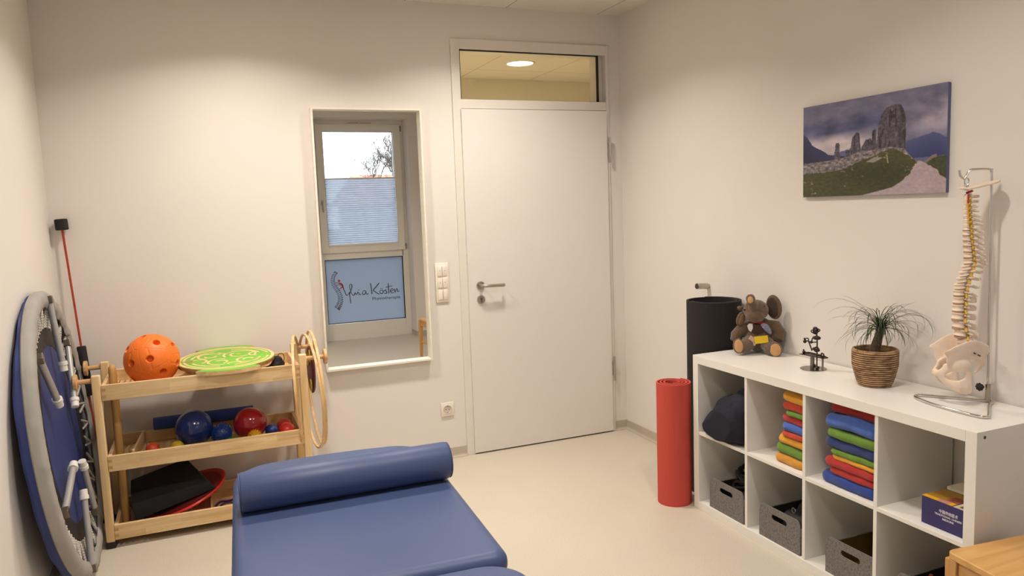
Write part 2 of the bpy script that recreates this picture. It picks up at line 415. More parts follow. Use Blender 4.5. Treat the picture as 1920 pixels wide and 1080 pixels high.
# frosted film with lettering on the fixed lower pane
px0, px1, pz0, pz1 = -1.232, -.296, .206, .968
MB().bb(px0, px1, YW-.04, YW-.03, pz0, pz1).build('frosted_pane', translucent('frosted_film', (160, 162, 166), .9), wr, smooth=False)
mb = MB(); rect_frame(mb, px0-.002, px1+.002, pz0-.002, pz1+.002, .006, .006, .006, .006, YW-.03, YW-.004); mb.build('pane_seal', DARK, wr, smooth=False)
INK = pbr('sign_grey', (62, 60, 66), .6); RED = pbr('sign_red', (176, 62, 62), .6)
# sign is laid out in metres on the pane (x right in the mirror, z up)
SY = YW-.028
def sg(a, b): return (a, SY, b)
Q = lambda X, Y: (-1.236+(X-62)/(810-62)*.942 + 0*(Y), .972-(Y-90)*.00128)   # helper for stroke layout
# coordinates traced in a 1620 x 1080 drawing of the pane, converted to metres
def sq(x, y, d=0): return V((-.707+(x-845)*.000587, SY+d, .825-.000587*(y-119)-.00004*(x-180)))
mb = MB()
cl = catmull([(168, 130, 0), (130, 178, 0), (102, 235, 0), (88, 295, 0), (96, 355, 0), (118, 415, 0), (152, 472, 0), (188, 530, 0), (212, 595, 0), (222, 660, 0), (212, 722, 0), (190, 780, 0), (160, 832, 0), (135, 872, 0)], 10)
Ls = 27
for i in range(Ls):
    k_ = int(i*(len(cl)-3)/(Ls-1)); p = cl[k_]; t = (cl[k_+2]-cl[k_]).normalized(); nn = V((t.y, -t.x, 0))      # nn points right
    if nn.x < 0: nn = -nn
    f = i/(Ls-1); wb = 32+32*f; wp = 46+14*f; dn = 22*(1-f)-6*f
    a0, a1 = p+nn*4, p+nn*wb; mb.tube([sq(a0.x, a0.y), sq(a1.x, a1.y)], [.0052+.0014*f, .0062+.0012*f], 8, flat=.2)
    b0, b1 = p-nn*5, p-nn*wp+t*dn; mb.tube([sq(b0.x, b0.y), sq((b0.x+b1.x)/2, (b0.y+b1.y)/2), sq(b1.x, b1.y)], [.0026, .0044, .0018], 8, flat=.2)
    mb.ball(sq(*(p-nn*wp*.45+t*dn*.2-t*9)[:2]), (.0045, .001, .0036), 8, 6)
mb.build('spine_ornament', INK, wr)
mb = MB(); mb.ball(sq(213, 303), (.0155, .0015, .0155), 16, 8)
for pts, rr in (([(142, 333), (180, 345), (222, 352)], [.0045, .0050, .0075]), ([(150, 388), (190, 386), (232, 378)], [.0045, .0048, .0070]),
                ([(212, 348), (245, 362), (272, 395), (284, 435)], [.009, .0135, .0150, .0110]), ([(284, 430), (245, 445), (222, 472), (215, 500)], [.0100, .0080, .0060, .0045]), ([(286, 430), (292, 450), (300, 478)], [.009, .0075, .005])):
    mb.tube(catmull([sq(a, b) for a, b in pts], 4), [rr[min(len(rr)-1, int(q/4+.5))] for q in range(4*(len(pts)-1)+1)], 8, flat=.2)
mb.build('climbing_figure_ornament', RED, wr)
def stroke(pts, r=.0058, k=6):
    mb.tube(catmull([sq(a, b) for a, b in pts], k), r, 8, flat=.25)
mb = MB(); stroke([(288, 462), (315, 520), (335, 578), (353, 602), (375, 585), (402, 548)]); stroke([(404, 538), (411, 600), (418, 680), (424, 765)], .0064); mb.build('letter', INK, wr)
mb = MB(); stroke([(404, 590), (432, 520), (462, 445), (468, 392), (447, 372), (424, 386), (420, 440), (438, 520), (462, 582), (490, 600), (516, 578)]); mb.build('letter', INK, wr)
mb = MB(); stroke([(512, 582), (522, 545), (530, 562), (548, 582), (568, 560), (578, 535), (592, 545)]); mb.build('letter', INK, wr)
mb = MB(); stroke([(598, 540), (602, 575), (618, 592), (645, 570)]); mb.ball(sq(600, 490), (.0058, .0015, .0058), 10, 6); mb.build('letter', INK, wr)
mb = MB(); stroke([(745, 520), (712, 506), (682, 530), (672, 563), (694, 586), (730, 568), (748, 522), (752, 560), (768, 583), (796, 562)]); mb.build('letter', INK, wr)
mb = MB(); stroke([(850, 355), (862, 460), (870, 580)], .0068); stroke([(1030, 350), (960, 430), (905, 495), (950, 540), (1020, 582)], .0062, 5); mb.build('letter', INK, wr)
mb = MB(); stroke([(1072, 495), (1040, 512), (1034, 548), (1058, 570), (1092, 562), (1106, 528), (1090, 500), (1072, 495)])
for a in (1056, 1088): mb.ball(sq(a, 462), (.0052, .0015, .0052), 10, 6)
mb.build('letter', INK, wr)
mb = MB(); stroke([(1108, 520), (1140, 502), (1168, 492), (1150, 505), (1176, 530), (1182, 556), (1150, 568), (1122, 560)]); mb.build('letter', INK, wr)
mb = MB(); stroke([(1218, 355), (1220, 450), (1222, 570)], .0062); stroke([(1162, 440), (1230, 424), (1300, 408)], .0056); mb.build('letter', INK, wr)
mb = MB(); stroke([(1256, 525), (1300, 512), (1322, 490), (1302, 470), (1268, 486), (1258, 530), (1288, 556), (1332, 545)]); mb.build('letter', INK, wr)
mb = MB(); stroke([(1342, 470), (1350, 510), (1358, 548), (1372, 500), (1396, 464), (1404, 490), (1410, 530), (1445, 516)]); mb.build('letter', INK, wr)
rr_ = V((1, 0, .00004*-590/.346)).normalized()
q0 = sq(865, 703, .001); q1 = sq(1455, 668, .001); dx_ = (q1-q0).normalized()
Ms = frame3(q0, dx_, V((0, 0, 1)), V((0, -1, 0)))
tm = text_mesh('Physiotherapie', .050, INK, 'subtitle_lettering', wr, Matrix.Identity(4), .0004, bold=.0004)
wd_ = max(v.co.x for v in tm.data.vertices)-min(v.co.x for v in tm.data.vertices)
tm.data.transform(Ms @ Matrix.Scale((q1-q0).length/wd_, 4, (1, 0, 0)))

# ---- outdoors behind the window
struct(MB().bb(-60, 60, -80, YF-.6, -.5, -.2).build('ground_outdoors', pbr('grey_paving', (120, 118, 112), .9, var=.2, vscale=.6), smooth=False))
hs = thing('house', 'distant house with a low orange tiled roof seen beyond the window glass', 'house', (10.0, -33, -.2))
TILE = pbr('roof_tiles', (206, 128, 96), .8, var=.15, vscale=6)
MB().bb(-5.6, 9, -3.5, 3.5, 0, 2.1).build('wall', pbr('house_render', (205, 198, 188), .9), hs, smooth=False)
MB().add([(-6, -4, 2.05), (9.4, -4, 2.05), (9.4, 4, 2.05), (-6, 4, 2.05), (-5.5, 0, 3.50), (9, 0, 3.62)], [(0, 1, 5, 4), (2, 3, 4, 5), (1, 2, 5), (3, 0, 4), (0, 3, 2, 1)]).build('roof', TILE, hs, smooth=False)
MB().bb(-2.2, -1.7, -.3, .3, 3.2, 3.78).build('chimney', pbr('chimney_brick', (150, 92, 74), .9), hs, smooth=False)
# bare tree
tr = thing('bare_tree', 'leafless tree with fine bare twigs outside the window', 'tree', (3.85, -20, -.2))
mb = MB(); rnd = random.Random(11)
def branch(p, d, L, r, dep):
    pts = [p]; q = p
    for i in range(4):
        d = (d+V((rnd.uniform(-.16, .16), rnd.uniform(-.16, .16), rnd.uniform(-.05, .14)))).normalized(); q = q+d*L/4; pts.append(q)
    mb.tube(pts, [max(.0045, r*(1-.12*i)) for i in range(5)], 5 if dep > 1 else 8, caps=False)
    if dep >= 6: return
    for k in range(4 if dep < 3 else 3):
        s = pts[rnd.choice((2, 3, 4))] if k else pts[4]
        a = V((rnd.uniform(-1, 1), rnd.uniform(-1, 1), rnd.uniform(-.1, .8))).normalized()
        branch(s, (d*.9+a*.85).normalized(), L*rnd.uniform(.58, .74), r*.52, dep+1)
branch(V((0, 0, 0)), V((-.05, 0, 1)), 1.75, .10, 0)
mb.build('branches', pbr('bark', (96, 84, 76), .9), tr)

# ---- ceiling lights
LCOL = (1.0, .905, .815)
def downlight(x, y, power, name='ceiling_light', label='', grp='round recessed ceiling lights of the treatment room', col=LCOL, vis=True, es=14):
    t = thing(name, label, 'light', (x, y, H_), 0, grp)
    mb = MB(); mb.lathe([(.108, -.001), (.112, -.006), (.128, -.004), (.130, 0), (.108, 0), (.108, -.001)], 48); mb.build('trim_ring', WHITE, t)
    MB().lathe([(0, -.0015), (.109, -.0015), (.109, -.0005), (0, -.0005)], 48).build('diffuser', emis('lamp_diffuser', (1, .86, .66), es), t)
    la = bpy.data.lights.new('lamp', 'AREA'); la.shape = 'DISK'; la.size = .17; la.energy = power; la.color = col
    lo = bpy.data.objects.new('lamp', la); C.objects.link(lo); lo.parent = t; lo.location = (0, 0, -.008)
    la.spread = radians(134)
    return t
for x, y, lb in ((-1.095, -.79, 'round white ceiling downlight in front of the door'), (-2.345, -.79, 'round white ceiling downlight above the wooden trolley'),
                 (-1.095, -2.66, 'round white ceiling downlight above the near end of the cube shelf side'), (-2.345, -2.66, 'round white ceiling downlight above the treatment table foot')):
    downlight(x, y, 11.5 if (x > -2 and y < -2) else 16.6, label=lb)
for x, lb in ((.005, 'round ceiling light glowing behind the glass pane above the door'), (-2.0, 'round hallway ceiling light far along the hallway')):
    downlight(x, 1.62, 30, label=lb, grp='round hallway ceiling lights', col=(1, .84, .57))

# ------------------------------------------------------------------ mirror
mx0, mx1, mz0, mz1 = -1.978, -1.353, .628, 2.100
mr = thing('wall_mirror', 'tall wall mirror in a thin pale wooden frame reflecting the window', 'mirror', (mx0, 0, mz0))
W_, Hh = mx1-mx0, mz1-mz0
mb = MB(); t_ = .010
mb.bb(0, t_, -.046, 0, 0, Hh).bb(W_-t_, W_, -.046, 0, 0, Hh).bb(t_, W_-t_, -.046, 0, Hh-t_, Hh).bb(t_, W_-t_, -.046, 0, 0, t_+.002)
mb.build('frame', MIRF, mr, bevel=.0015)
mm, nt, b = base_mat('mirror_silver'); b.inputs['Metallic'].default_value = 1; b.inputs['Roughness'].default_value = 0; b.inputs['Base Color'].default_value = (.93, .94, .93, 1)
MB().bb(t_, W_-t_, -.010, -.004, t_, Hh-t_).build('mirror_glass', mm, mr, smooth=False)

# ------------------------------------------------------------------ switches and socket
SWM = pbr('switch_plastic', (236, 228, 214), .35, var=.01)
sw = thing('light_switch_panel', 'white triple light switch panel with paired rockers between mirror and door', 'switch', (-1.262, 0, 1.083))
MB().rbox((0, -.005, 0), (.082, .010, .236), .003, 2).build('cover_plate', SWM, sw)
for k in (-1, 0, 1):
    for s in (-1, 1):
        ro = MB().rbox((s*.0155, -.0125, k*-.071), (.029, .008, .060), .003, 2, R=Matrix.Rotation(radians(2*s), 3, 'X')).build('rocker', SWM, sw)
        if k < 1: MB().tube([(s*.0155, -.0165, k*-.071+.002), (s*.0155, -.0172, k*-.071+.002)], .0022, 8).build('marker_dot', DARK, ro)
so = thing('wall_socket', 'white wall power socket low on the wall between trolley and door', 'socket', (-1.266, 0, .306))
MB().rbox((0, -.005, 0), (.082, .010, .084), .003, 2).build('cover_plate', SWM, so)
M_ = Matrix.Translation((0, -.010, 0)) @ Matrix.Rotation(pi/2, 4, 'X')
MB().lathe([(.027, .0), (.027, .004), (.0235, .004), (.0215, .0008), (0, .0008)], 32, M_).build('socket_well', pbr('socket_recess_shade', (205, 196, 184), .5), so)  # darker tone painted in for the shade of a deeper recess
for a in (-.0095, .0095): MB().tube([(a, -.0105, 0), (a, -.0114, 0)], .0028, 12).build('pin_hole', DARK, so)
for a in (-.0205, .0175): MB().bb(-.0028, .0028, -.0145, -.0105, a, a+.003).build('earth_clip', pbr('clip_metal', (120, 112, 104), .4, metal=.8) if 'clip_metal' not in bpy.data.materials else bpy.data.materials['clip_metal'], so)

# ------------------------------------------------------------------ canvas print
CVY, CVZ, CVW, CVH = -1.629, 1.5165, .720, .403
cv = thing('canvas_picture', 'unframed canvas print of a rocky mountain tower above green slopes', 'picture', (0, CVY, CVZ))
cw, ch = CVW, CVH
MB().bb(-.0165, 0, -cw, 0, 0, ch).build('stretcher', pbr('canvas_edge', (96, 96, 128), .8), cv, bevel=.002)
def fb(x, y, s=1, o=0): return noise.fractal(V((x*s, y*s, o)), 1, 2, 5)
def lerp(a, b, t): t = max(0, min(1, t)); return [a[i]+(b[i]-a[i])*t for i in range(len(a))]
def interp(x, pts):
    if x <= pts[0][0]: return pts[0][1]
    for (a, b), (c, d) in zip(pts, pts[1:]):
        if x <= c: return b+(d-b)*(x-a)/(c-a+1e-9)
    return pts[-1][1]
def pix(S, t):
    s = .795*S/(1-S+.795*S) if True else S          # undo the foreshortening of the layout notes
    s = S*.795/(1-S*(1-.795))
    n1 = fb(s, t, 3, 1); n2 = fb(s, t, 9, 5); n3 = fb(s, t*1.0, 40, 9)
    # sky
    c = [112, 110, 136]
    c = lerp(c, [84, 88, 122], 1.5*max(0, 1-abs(t-.27+.10*(s-.2)+.05*n1)/.13)*(1 if s < .55 else .2))
    c = lerp(c, [198, 186, 192], min(1, max(0, 1-abs(t-.47+.04*n1)/.16)*max(0, 1-abs(s-.2)/.45)*1.6))
    c = lerp(c, [172, 162, 180], max(0, 1-abs(t-.30+.06*n1)/.2)*max(0, (s-.68)/.2))
    c = [q+22*n2+10*n1 for q in c]
    # far right blue mountains
    yr = interp(s, [(.60, .60), (.70, .50), (.78, .475), (.84, .455), (.90, .435), (.95, .45), (1, .50)])+.01*n2
    if s > .68 and t > yr: c = lerp([78, 84, 132], [46, 56, 104], (t-yr)/.2)
    yc = interp(s, [(.12, .62), (.2, .50), (.3, .44), (.36, .5), (.5, .6)])
    if t > yc+.02*n2+.06: c = [96, 96, 140]
    # left dark mountain
    yl = interp(s, [(0, .30), (.03, .34), (.07, .44), (.13, .50), (.17, .555), (.22, .56), (.34, .60)])+.012*n2
    if t > yl and s < .33: c = lerp([52, 54, 92], [34, 38, 66], (t-yl)/.25)
    # rocks
    def rock(x0, x1, top, bot, l=0, shade=0):
        tt = top+.01*n3+.012*n2
        xa = x0+l*(bot-t)+.006*n3; xb = x1-.4*l*(bot-t)+.006*n3
        return xa < s < xb and tt < t < bot
    rk = None
    if rock(.21, .252, .435, .66, .05): rk = 1
    if rock(.29, .395, interp(s, [(.29, .53), (.325, .50), (.335, .40), (.365, .345), (.385, .37), (.395, .52)]), .62, .02): rk = 1
    if rock(.40, .60, interp(s, [(.40, .50), (.43, .43), (.465, .43), (.48, .48), (.60, .56)]), .62): rk = 1
    if rock(.468, .503, .345, .6, .02): rk = 1
    if rock(.505, .708, interp(s, [(.505, .50), (.52, .28), (.535, .20), (.57, .145), (.60, .125), (.665, .125), (.69, .17), (.705, .26), (.71, .5)]), .62, .0): rk = 2
    if rk:
        g_ = 84+26*n3+22*fb(s*3.2, t, 12, 3)-(12 if s > .66 else 0)
        c = [g_, g_*.93, g_*1.06]
        if fb(s*4, t*.5, 12, 8) > .28: c = [q*.62 for q in c]
    # scree
    ys = interp(s, [(0, .625), (.1, .62), (.2, .61), (.3, .59), (.4, .54), (.5, .545), (.6, .53), (.7, .56), (.76, .66), (.8, .70)])+.008*n3
    if t > ys and s < .80:
        g_ = 122+60*n3+30*fb(s, t, 60, 2); c = [g_, g_*.93, g_*.95]
    # grass
    yg = interp(s, [(0, .745), (.15, .735), (.28, .715), (.40, .64), (.50, .60), (.58, .555), (.62, .545), (.66, .575), (.74, .64), (.79, .70)])+.006*n3
    if t > yg and s < .80:
        k = .5+.5*n1+.4*n3; c = lerp([52, 54, 30], [86, 86, 48], k)
        if n3 > .55 and n2 > .3: c = [150, 142, 126]
    if abs(t-(.66-.3*(s-.43)+.01*n2)) < .030*max(0, 1-abs(s-.49)/.06) : c = [150, 140, 128]
    if abs(s-.575-.25*(t-.62)**1-.01*n2) < .005 and .60 < t < .69: c = [150, 146, 112]
    yh = interp(s, [(.83, .74), (.90, .675), (.95, .66), (1, .655)])
    if s > .78 and t > yh-.03 and t < .8: c = [128, 112, 108] if s < .93 else c
    if s > .83 and t > yh+.006*n3: c = lerp([52, 56, 34], [72, 76, 42], .5+n3)
    # path
    xl = interp(t, [(.69, .80), (.74, .765), (.80, .745), (.87, .69), (.93, .62), (.985, .45), (1, .40)])+.012*n3
    xr = interp(t, [(.69, .815), (.73, .87), (.78, .93), (.83, .955), (.87, 1.0), (.9, 1.2)])+.01*n3
    if t > .69 and xl < s < xr: q = 1+.07*n3+.05*n2; c = [172*q, 156*q, 162*q]
    return [max(4, min(250, q)) for q in c]
nx, ny = 400, 220
vs = [(-.017, -cw*i/nx, ch*(1-j/ny)) for j in range(ny+1) for i in range(nx+1)]
fs = [(j*(nx+1)+i, j*(nx+1)+i+1, (j+1)*(nx+1)+i+1, (j+1)*(nx+1)+i) for j in range(ny) for i in range(nx)]
me = bpy.data.meshes.new('printed_face'); me.from_pydata(vs, [], fs)
ca = me.color_attributes.new('print', 'FLOAT_COLOR', 'POINT'); buf = []
for j in range(ny+1):
    for i in range(nx+1):
        S = i/nx; P_ = pix(S, j/ny)
        buf += [*lin(P_), 1]
ca.data.foreach_set('color', buf); me.materials.append(vcol_mat('mountain_print', .6))
o = bpy.data.objects.new('printed_face', me); C.objects.link(o); o.parent = cv

# ------------------------------------------------------------------ wall hook
hk = thing('wall_hook', 'short round chrome wall hook above the black rolled mat', 'hook', (0, -.905, 1.046))
MB().tube([(-.012, 0, .0), (-.080, 0, .004)], .0165, 20).build('peg', STEEL, hk, bevel=.002)
MB().tube([(-.0802, 0, .004), (-.0815, 0, .0041)], .0155, 20).build('end_cap', pbr('hook_cap', (48, 42, 40), .5), hk)
MB().tube([(0, 0, 0), (-.013, 0, .0)], .012, 16).build('mount', STEEL, hk)

#PART2
# ================================================================== LEFT SIDE
# ---- trampoline leaning on the left wall, underside to the room
tp = thing('mini_trampoline', 'round mini trampoline with grey edge pad and folded legs leaning on the left wall', 'trampoline', (-3.189, -.663, .0))
az, tl = .010, .091
nrm = V((cos(az)*cos(tl), sin(az)*cos(tl), sin(tl))); tt = V((0, 0, 1)).cross(nrm).normalized(); ww = nrm.cross(tt)
TM = frame3((0, 0, .618*ww.z+.006), tt, ww, nrm)        # local: x along wall (towards back), y up, z out of the wall
GREYP = pbr('pad_grey', (160, 156, 150), .75, var=.06, bump=.5, bscale=18)
BLUEF = pbr('trampoline_blue', (36, 52, 110), .6, var=.08, bump=.1, bscale=30)
LEGM = pbr('leg_grey_paint', (172, 170, 168), .4, metal=.3)
WCAP = pbr('white_cap', (225, 222, 214), .4)
ROPE = pbr('bungee_white', (206, 200, 186), .7, bump=.6, bscale=300, var=.15)
mb = MB(); n = 96
mb.tube([(.585*cos(2*pi*i/n), .585*sin(2*pi*i/n), 0) for i in range(n)], .014, 12, TM, closed=True); mb.build('frame_ring', LEGM, tp)
# grey hem that wraps the ring (puckered); behind it the blue skirt fills the gap to the wall
def ring_skin(secf, n=180):
    vs = []; k = 0
    for i in range(n):
        a = 2*pi*i/n; sec = secf(a, i); k = len(sec)
        for rr, zz in sec: vs.append((rr*cos(a), rr*sin(a), zz))
    return vs, [(i*k+j, ((i+1) % n)*k+j, ((i+1) % n)*k+(j+1) % k, i*k+(j+1) % k) for i in range(n) for j in range(k)]
def gap(a): return .081-.0562*sin(a)-.006
def hem(a, i):
    b = -.012; p = .0034*sin(a*31)+.0026*sin(a*53+1); q = .006*sin(a*47)+.004*sin(a*29)+.003*sin(a*83)
    return [(.600, b), (.610, b), (.616, b+.004), (.6185+p*.3, b*.5), (.6185+p*.3, .006), (.616+p*.5, .020), (.606+p, .030), (.590+p, .034+q*.3), (.570+q*.5, .033), (.556+q, .028+q*.5), (.549+q, .021), (.553+q, .016), (.575, .017), (.600, .008), (.603, -.008)]
vs, fs = ring_skin(hem); MB().add(vs, fs, TM).build('edge_pad_hem', GREYP, tp)
def blue(a, i):
    b = -.011; e = -min(.046, gap(a)); s_ = .004*sin(a*19)+.003*sin(a*7+1)
    return [(.609, b), (.612+s_*.6, b*.4+e*.6), (.606+s_, e*.9), (.590+s_, e), (.56, e*.96), (.48, e*.7-.004), (.44, -.016), (.44, -.010), (.52, b*.6-.006), (.58, b*.8)]
vs, fs = ring_skin(blue); MB().add(vs, fs, TM).build('edge_pad_top', BLUEF, tp)
mb = MB(); mb.lathe([(0, -.003), (.400, -.003), (.400, .001), (0, .001)], 72, TM); mat_ = mb.build('jumping_mat', BLUEF, tp)
mb = MB(); mb.lathe([(.385, -.004), (.455, -.004), (.455, .003), (.385, .003), (.385, -.004)], 72, TM)
for i in range(36):
    a = 2*pi*i/36; mb.box((.468*cos(a), .468*sin(a), 0), (.035, .026, .004), TM, rz=a)
mb.build('mat_border', BLACKP, mat_)
c0 = None
for i in range(36):
    a = 2*pi*i/36
    if c0 is None:
        mb = MB(); mb.tube([(.462, -.022, .002), (.580, 0, .016), (.462, .022, .002)], .0045, 6)
        for q in range(10):
            f = q/10; mb.ball((.465+.11*f, -.021*(1-f), .003+.012*f), .0058, 6, 4); mb.ball((.465+.11*f, .021*(1-f), .003+.012*f), .0058, 6, 4)
        c0 = mb.build('bungee_cord', ROPE, tp); c = c0
    else: c = c0.copy(); C.objects.link(c)
    c.matrix_local = TM @ Matrix.Rotation(a, 4, 'Z')
for (x0, y0), (x1, y1) in (((.085, .560), (.058, .262)), ((-.353, .377), (-.201, .165)), ((.315, .329), (.145, .079)), ((-.479, -.185), (-.166, -.099)), ((-.192, -.538), (-.081, -.244)), ((.13, -.40), (.035, -.15))):
    d = V((x1-x0, y1-y0, 0)); L = d.length; d.normalize(); zz = .032
    p0 = V((x0, y0, zz)); p1 = V((x1, y1, zz+.006))
    lg = MB().tube([p0, p1-d*.03], .0135, 12, TM).build('leg', LEGM, tp)
    mb = MB(); mb.box(tuple(p0-d*.012), (.034, .034, .03), TM, rz=atan2(d.y, d.x)); mb.build('leg_bracket', pbr('bracket_steel', (120, 112, 98), .35, metal=.8) if 'bracket_steel' not in bpy.data.materials else bpy.data.materials['bracket_steel'], lg, bevel=.003)
    MB().tube([p1-d*.038, p1-d*.022, p1-d*.021, p1+d*.004], [.0195, .0195, .0165, .0165], 16, TM).tube([p1+d*.003, p1+d*.005], [.010, .009], 14, TM).build('leg_cap', WCAP, lg, ang=30)

# ---- flexible exercise rod in the corner
fr = thing('flexible_exercise_rod', 'thin red swinging rod with black ends and grip leaning in the room corner', 'exercise rod', (-3.205, -.030, 0))
A = V((.088, -.085, .0)); B = V((-.0075, 0, 1.515)); d = (B-A).normalized(); Lr = (B-A).length
RODR = pbr('rod_red', (168, 52, 38), .35); FOAM = pbr('black_foam', (27, 25, 26), .8, bump=.2, bscale=200)
MB().tube([A, B], .0052, 10).build('rod', RODR, fr)
P = lambda z: A+d*((z-A.z)/d.z)
MB().tube([P(.905), P(.90), P(.66), P(.655)], [.019, .0215, .0215, .019], 18).build('grip', FOAM, fr)
MB().tube([P(1.487), P(1.49), P(1.537), P(1.54)], [.026, .029, .029, .026], 20).build('end_weight', FOAM, fr)
MB().tube([A+d*.0, A+d*.003, A+d*.05, A+d*.053], [.026, .029, .029, .026], 20).build('end_weight', FOAM, fr)

# ---- wooden trolley
tx, ty = -2.615, -.2825
tro = thing('wooden_trolley', 'pale pine trolley with three trays and round side pegs beside the trampoline', 'trolley', (tx, ty, 0))
px_ = .460; py0, py1 = -.182, .182
for sx in (-1, 1):
    for y in (py0, py1):
        p = MB().rbox((sx*px_, y, .426), (.037, .036, .792), .005, 3).build('post', PINE_Z, tro)
        MB().rbox((sx*px_, y, .016), (.040, .039, .032), .003, 2).build('rubber_foot', BLACKP, p)
def tray(z0, z1, name='tray'):
    xw = .441; th = .017; yb0, yb1 = -.2005, .2005
    t = MB(); t.bb(-xw, xw, yb0, yb0+th, z0, z1)
    o = t.build(name, PINE_X, tro, bevel=.002)
    t_b = MB().bb(-xw, xw, yb1-th, yb1, z0, z1).build('tray_back', PINE_X, o, bevel=.002)
    for sx in (-1, 1): MB().bb(sx*(xw-th), sx*xw, yb0+th, yb1-th, z0, z1-.001).build('tray_side', PINE_Y, o, bevel=.002)
    b = MB(); nb = 34
    for i in range(nb):
        x = -xw+th+.002+(2*xw-2*th-.004)*(i+.5)/nb
        if x < -.29: b.bb(x-.0085, x+.0085, yb0+th, yb1-th, z0+.008, z0+.015)
    b.bb(-.293, xw-th, yb0+th, yb1-th, z0+.007, z0+.015)
    for y in (-.12, 0, .12): b.bb(-xw+th, xw-th, y-.015, y+.015, z0+.002, z0+.008)
    b.build('tray_base', PINE_Y, o, smooth=False)
    hh = (z1-z0)
    for sx in (-1, 1):
        j = MB()
        for q in range(2):
            za = z0+hh*(.18+.42*q); j.bb(sx*xw-sx*.018, sx*xw-sx*.0002, yb0-.0004, yb0+.003, za, za+hh*.19)
        j.build('joint_ends', ENDGR, o, smooth=False)
    return o
tray(.039, .111); t2 = tray(.367, .441); tray(.703, .776)
MB().box((-.3225, .0, .418), (.010, .352, .062), rz=-.07).build('tray_divider', PINE_Y, t2, bevel=.001)
MB().bb(-.02, -.010, -.183, .183, .054, .098).build('tray_divider', PINE_Y, bpy.data.objects['tray'], bevel=.001)
for sx in (-1, 1):
    for y in (py0+.006, py1):
        L = .075 if sx < 0 else .105; x0 = px_+.018
        p = MB().tube([(sx*x0, y, .797), (sx*(x0+L-.016), y, .797)], .0115, 14).build('side_peg', PEGW, tro)
        MB().tube([(sx*(x0+L-.018), y, .797), (sx*(x0+L-.016), y, .797), (sx*(x0+L-.003), y, .797), (sx*(x0+L), y, .797)], [.032, .038, .038, .033], 28).build('peg_knob', PEGW, p)
# ---- wooden stick inside the trolley
st = thing('wooden_stick', 'round ended wooden stick standing upright inside the left end of the trolley', 'stick', (-3.022, -.30, .055))
mb = MB(); mb.tube([(0, 0, 0), (0, 0, .002), (0, 0, .74), (.0, 0, .765), (0, 0, .778), (0, 0, .784)], [.018, .0195, .0185, .017, .011, .002], 20)
mb.build('shaft', wood('stick_wood', (226, 184, 116), (196, 148, 84), 'z', .8), st)

# ---- orange ball with holes
ob = thing('orange_ball', 'large orange rubber ball with round holes on the top tray', 'ball', (-2.845, -.317, .718))
ORG = pbr('orange_rubber', (240, 118, 34), .45, var=.04, bump=.1, bscale=300)
phi = (1+sqrt(5))/2
pent = [V(p).normalized() for p in [(0, s1, s2*phi) for s1 in (-1, 1) for s2 in (-1, 1)]+[(s1, s2*phi, 0) for s1 in (-1, 1) for s2 in (-1, 1)]+[(s2*phi, 0, s1) for s1 in (-1, 1) for s2 in (-1, 1)]]
hexd = [V(p).normalized() for p in [(a, b, c) for a in (-1, 1) for b in (-1, 1) for c in (-1, 1)]+[(0, a/phi, b*phi) for a in (-1, 1) for b in (-1, 1)]+[(a/phi, b*phi, 0) for a in (-1, 1) for b in (-1, 1)]+[(b*phi, 0, a/phi) for a in (-1, 1) for b in (-1, 1)]]
RB = Matrix.Rotation(radians(20), 3, 'Z') @ Matrix.Rotation(radians(12), 3, 'X') @ Matrix.Rotation(radians(8), 3, 'Y')
mb = MB(); rb = .126; nu, nv = 320, 180; vs = []
for j in range(nv+1):
    for i in range(nu):
        t = pi*j/nv; a = 2*pi*i/nu; dv = V((sin(t)*cos(a), sin(t)*sin(a), cos(t))); q = RB @ dv
        rr = rb
        h_ = max(q.dot(x) for x in hexd); an = math.acos(min(1, h_))
        if an < .135: rr = rb-.030*min(1, (.135-an)/.03)
        else:
            c_ = sorted([q.dot(x)-.0 for x in hexd]+[q.dot(x)+.018-.0 for x in pent])[-2:]
            if c_[1]-c_[0] < .010: rr = rb-.0016*(1-(c_[1]-c_[0])/.010)
        vs.append(dv*rr+V((0, 0, rb)))
fs = [(j*nu+i, (j+1)*nu+i, (j+1)*nu+(i+1) % nu, j*nu+(i+1) % nu) for j in range(nv) for i in range(nu)]
mb.add(vs, fs).build('shell', ORG, ob, ang=60)

# ---- green maze balance board
GRN = pbr('board_green', (116, 182, 52), .5, var=.06); PLY = wood('ply_light', (232, 206, 150), (212, 172, 112), 'x', 1.5); PLYE = wood('ply_edge', (178, 132, 92), (150, 104, 70), 'x')
bd = thing('maze_balance_board', 'round green wooden balance board with carved maze lying across the top tray', 'board', (-2.505, -.272, .7935))
tilt = Matrix.Rotation(radians(3.2), 4, 'X')
Rb = .234
mb = MB(); mb.lathe([(0, -.004), (Rb-.002, -.004), (Rb, 0), (Rb, .014), (0, .014)], 80, tilt); base_ = mb.build('board', PLYE, bd)
mb = MB(); mb.lathe([(0, .0142), (Rb-.001, .0142), (Rb-.004, .0165), (0, .0165)], 80, tilt); mb.build('green_surface', GRN, base_)
def hand(sg_):
    poly = []
    for i in range(13):
        a = radians(-33+66*i/12); poly.append(((Rb+.036)*sin(a), sg_*(Rb+.036)*cos(a)))
    for i in range(13):
        a = radians(30-60*i/12); poly.append(((Rb-.006)*sin(a), sg_*(Rb-.006)*cos(a)))
    return poly
for sg_ in (-1, 1):
    hh_ = MB().prism(hand(sg_), -.003, .015, tilt).build('handle', PLY, bd, smooth=False)
    po = [(x*.97, y*.992) for x, y in hand(sg_)]
    MB().prism(po, .0152, .0166, tilt).build('green_face', GRN, hh_, smooth=False)
mb = MB(); z = .0172
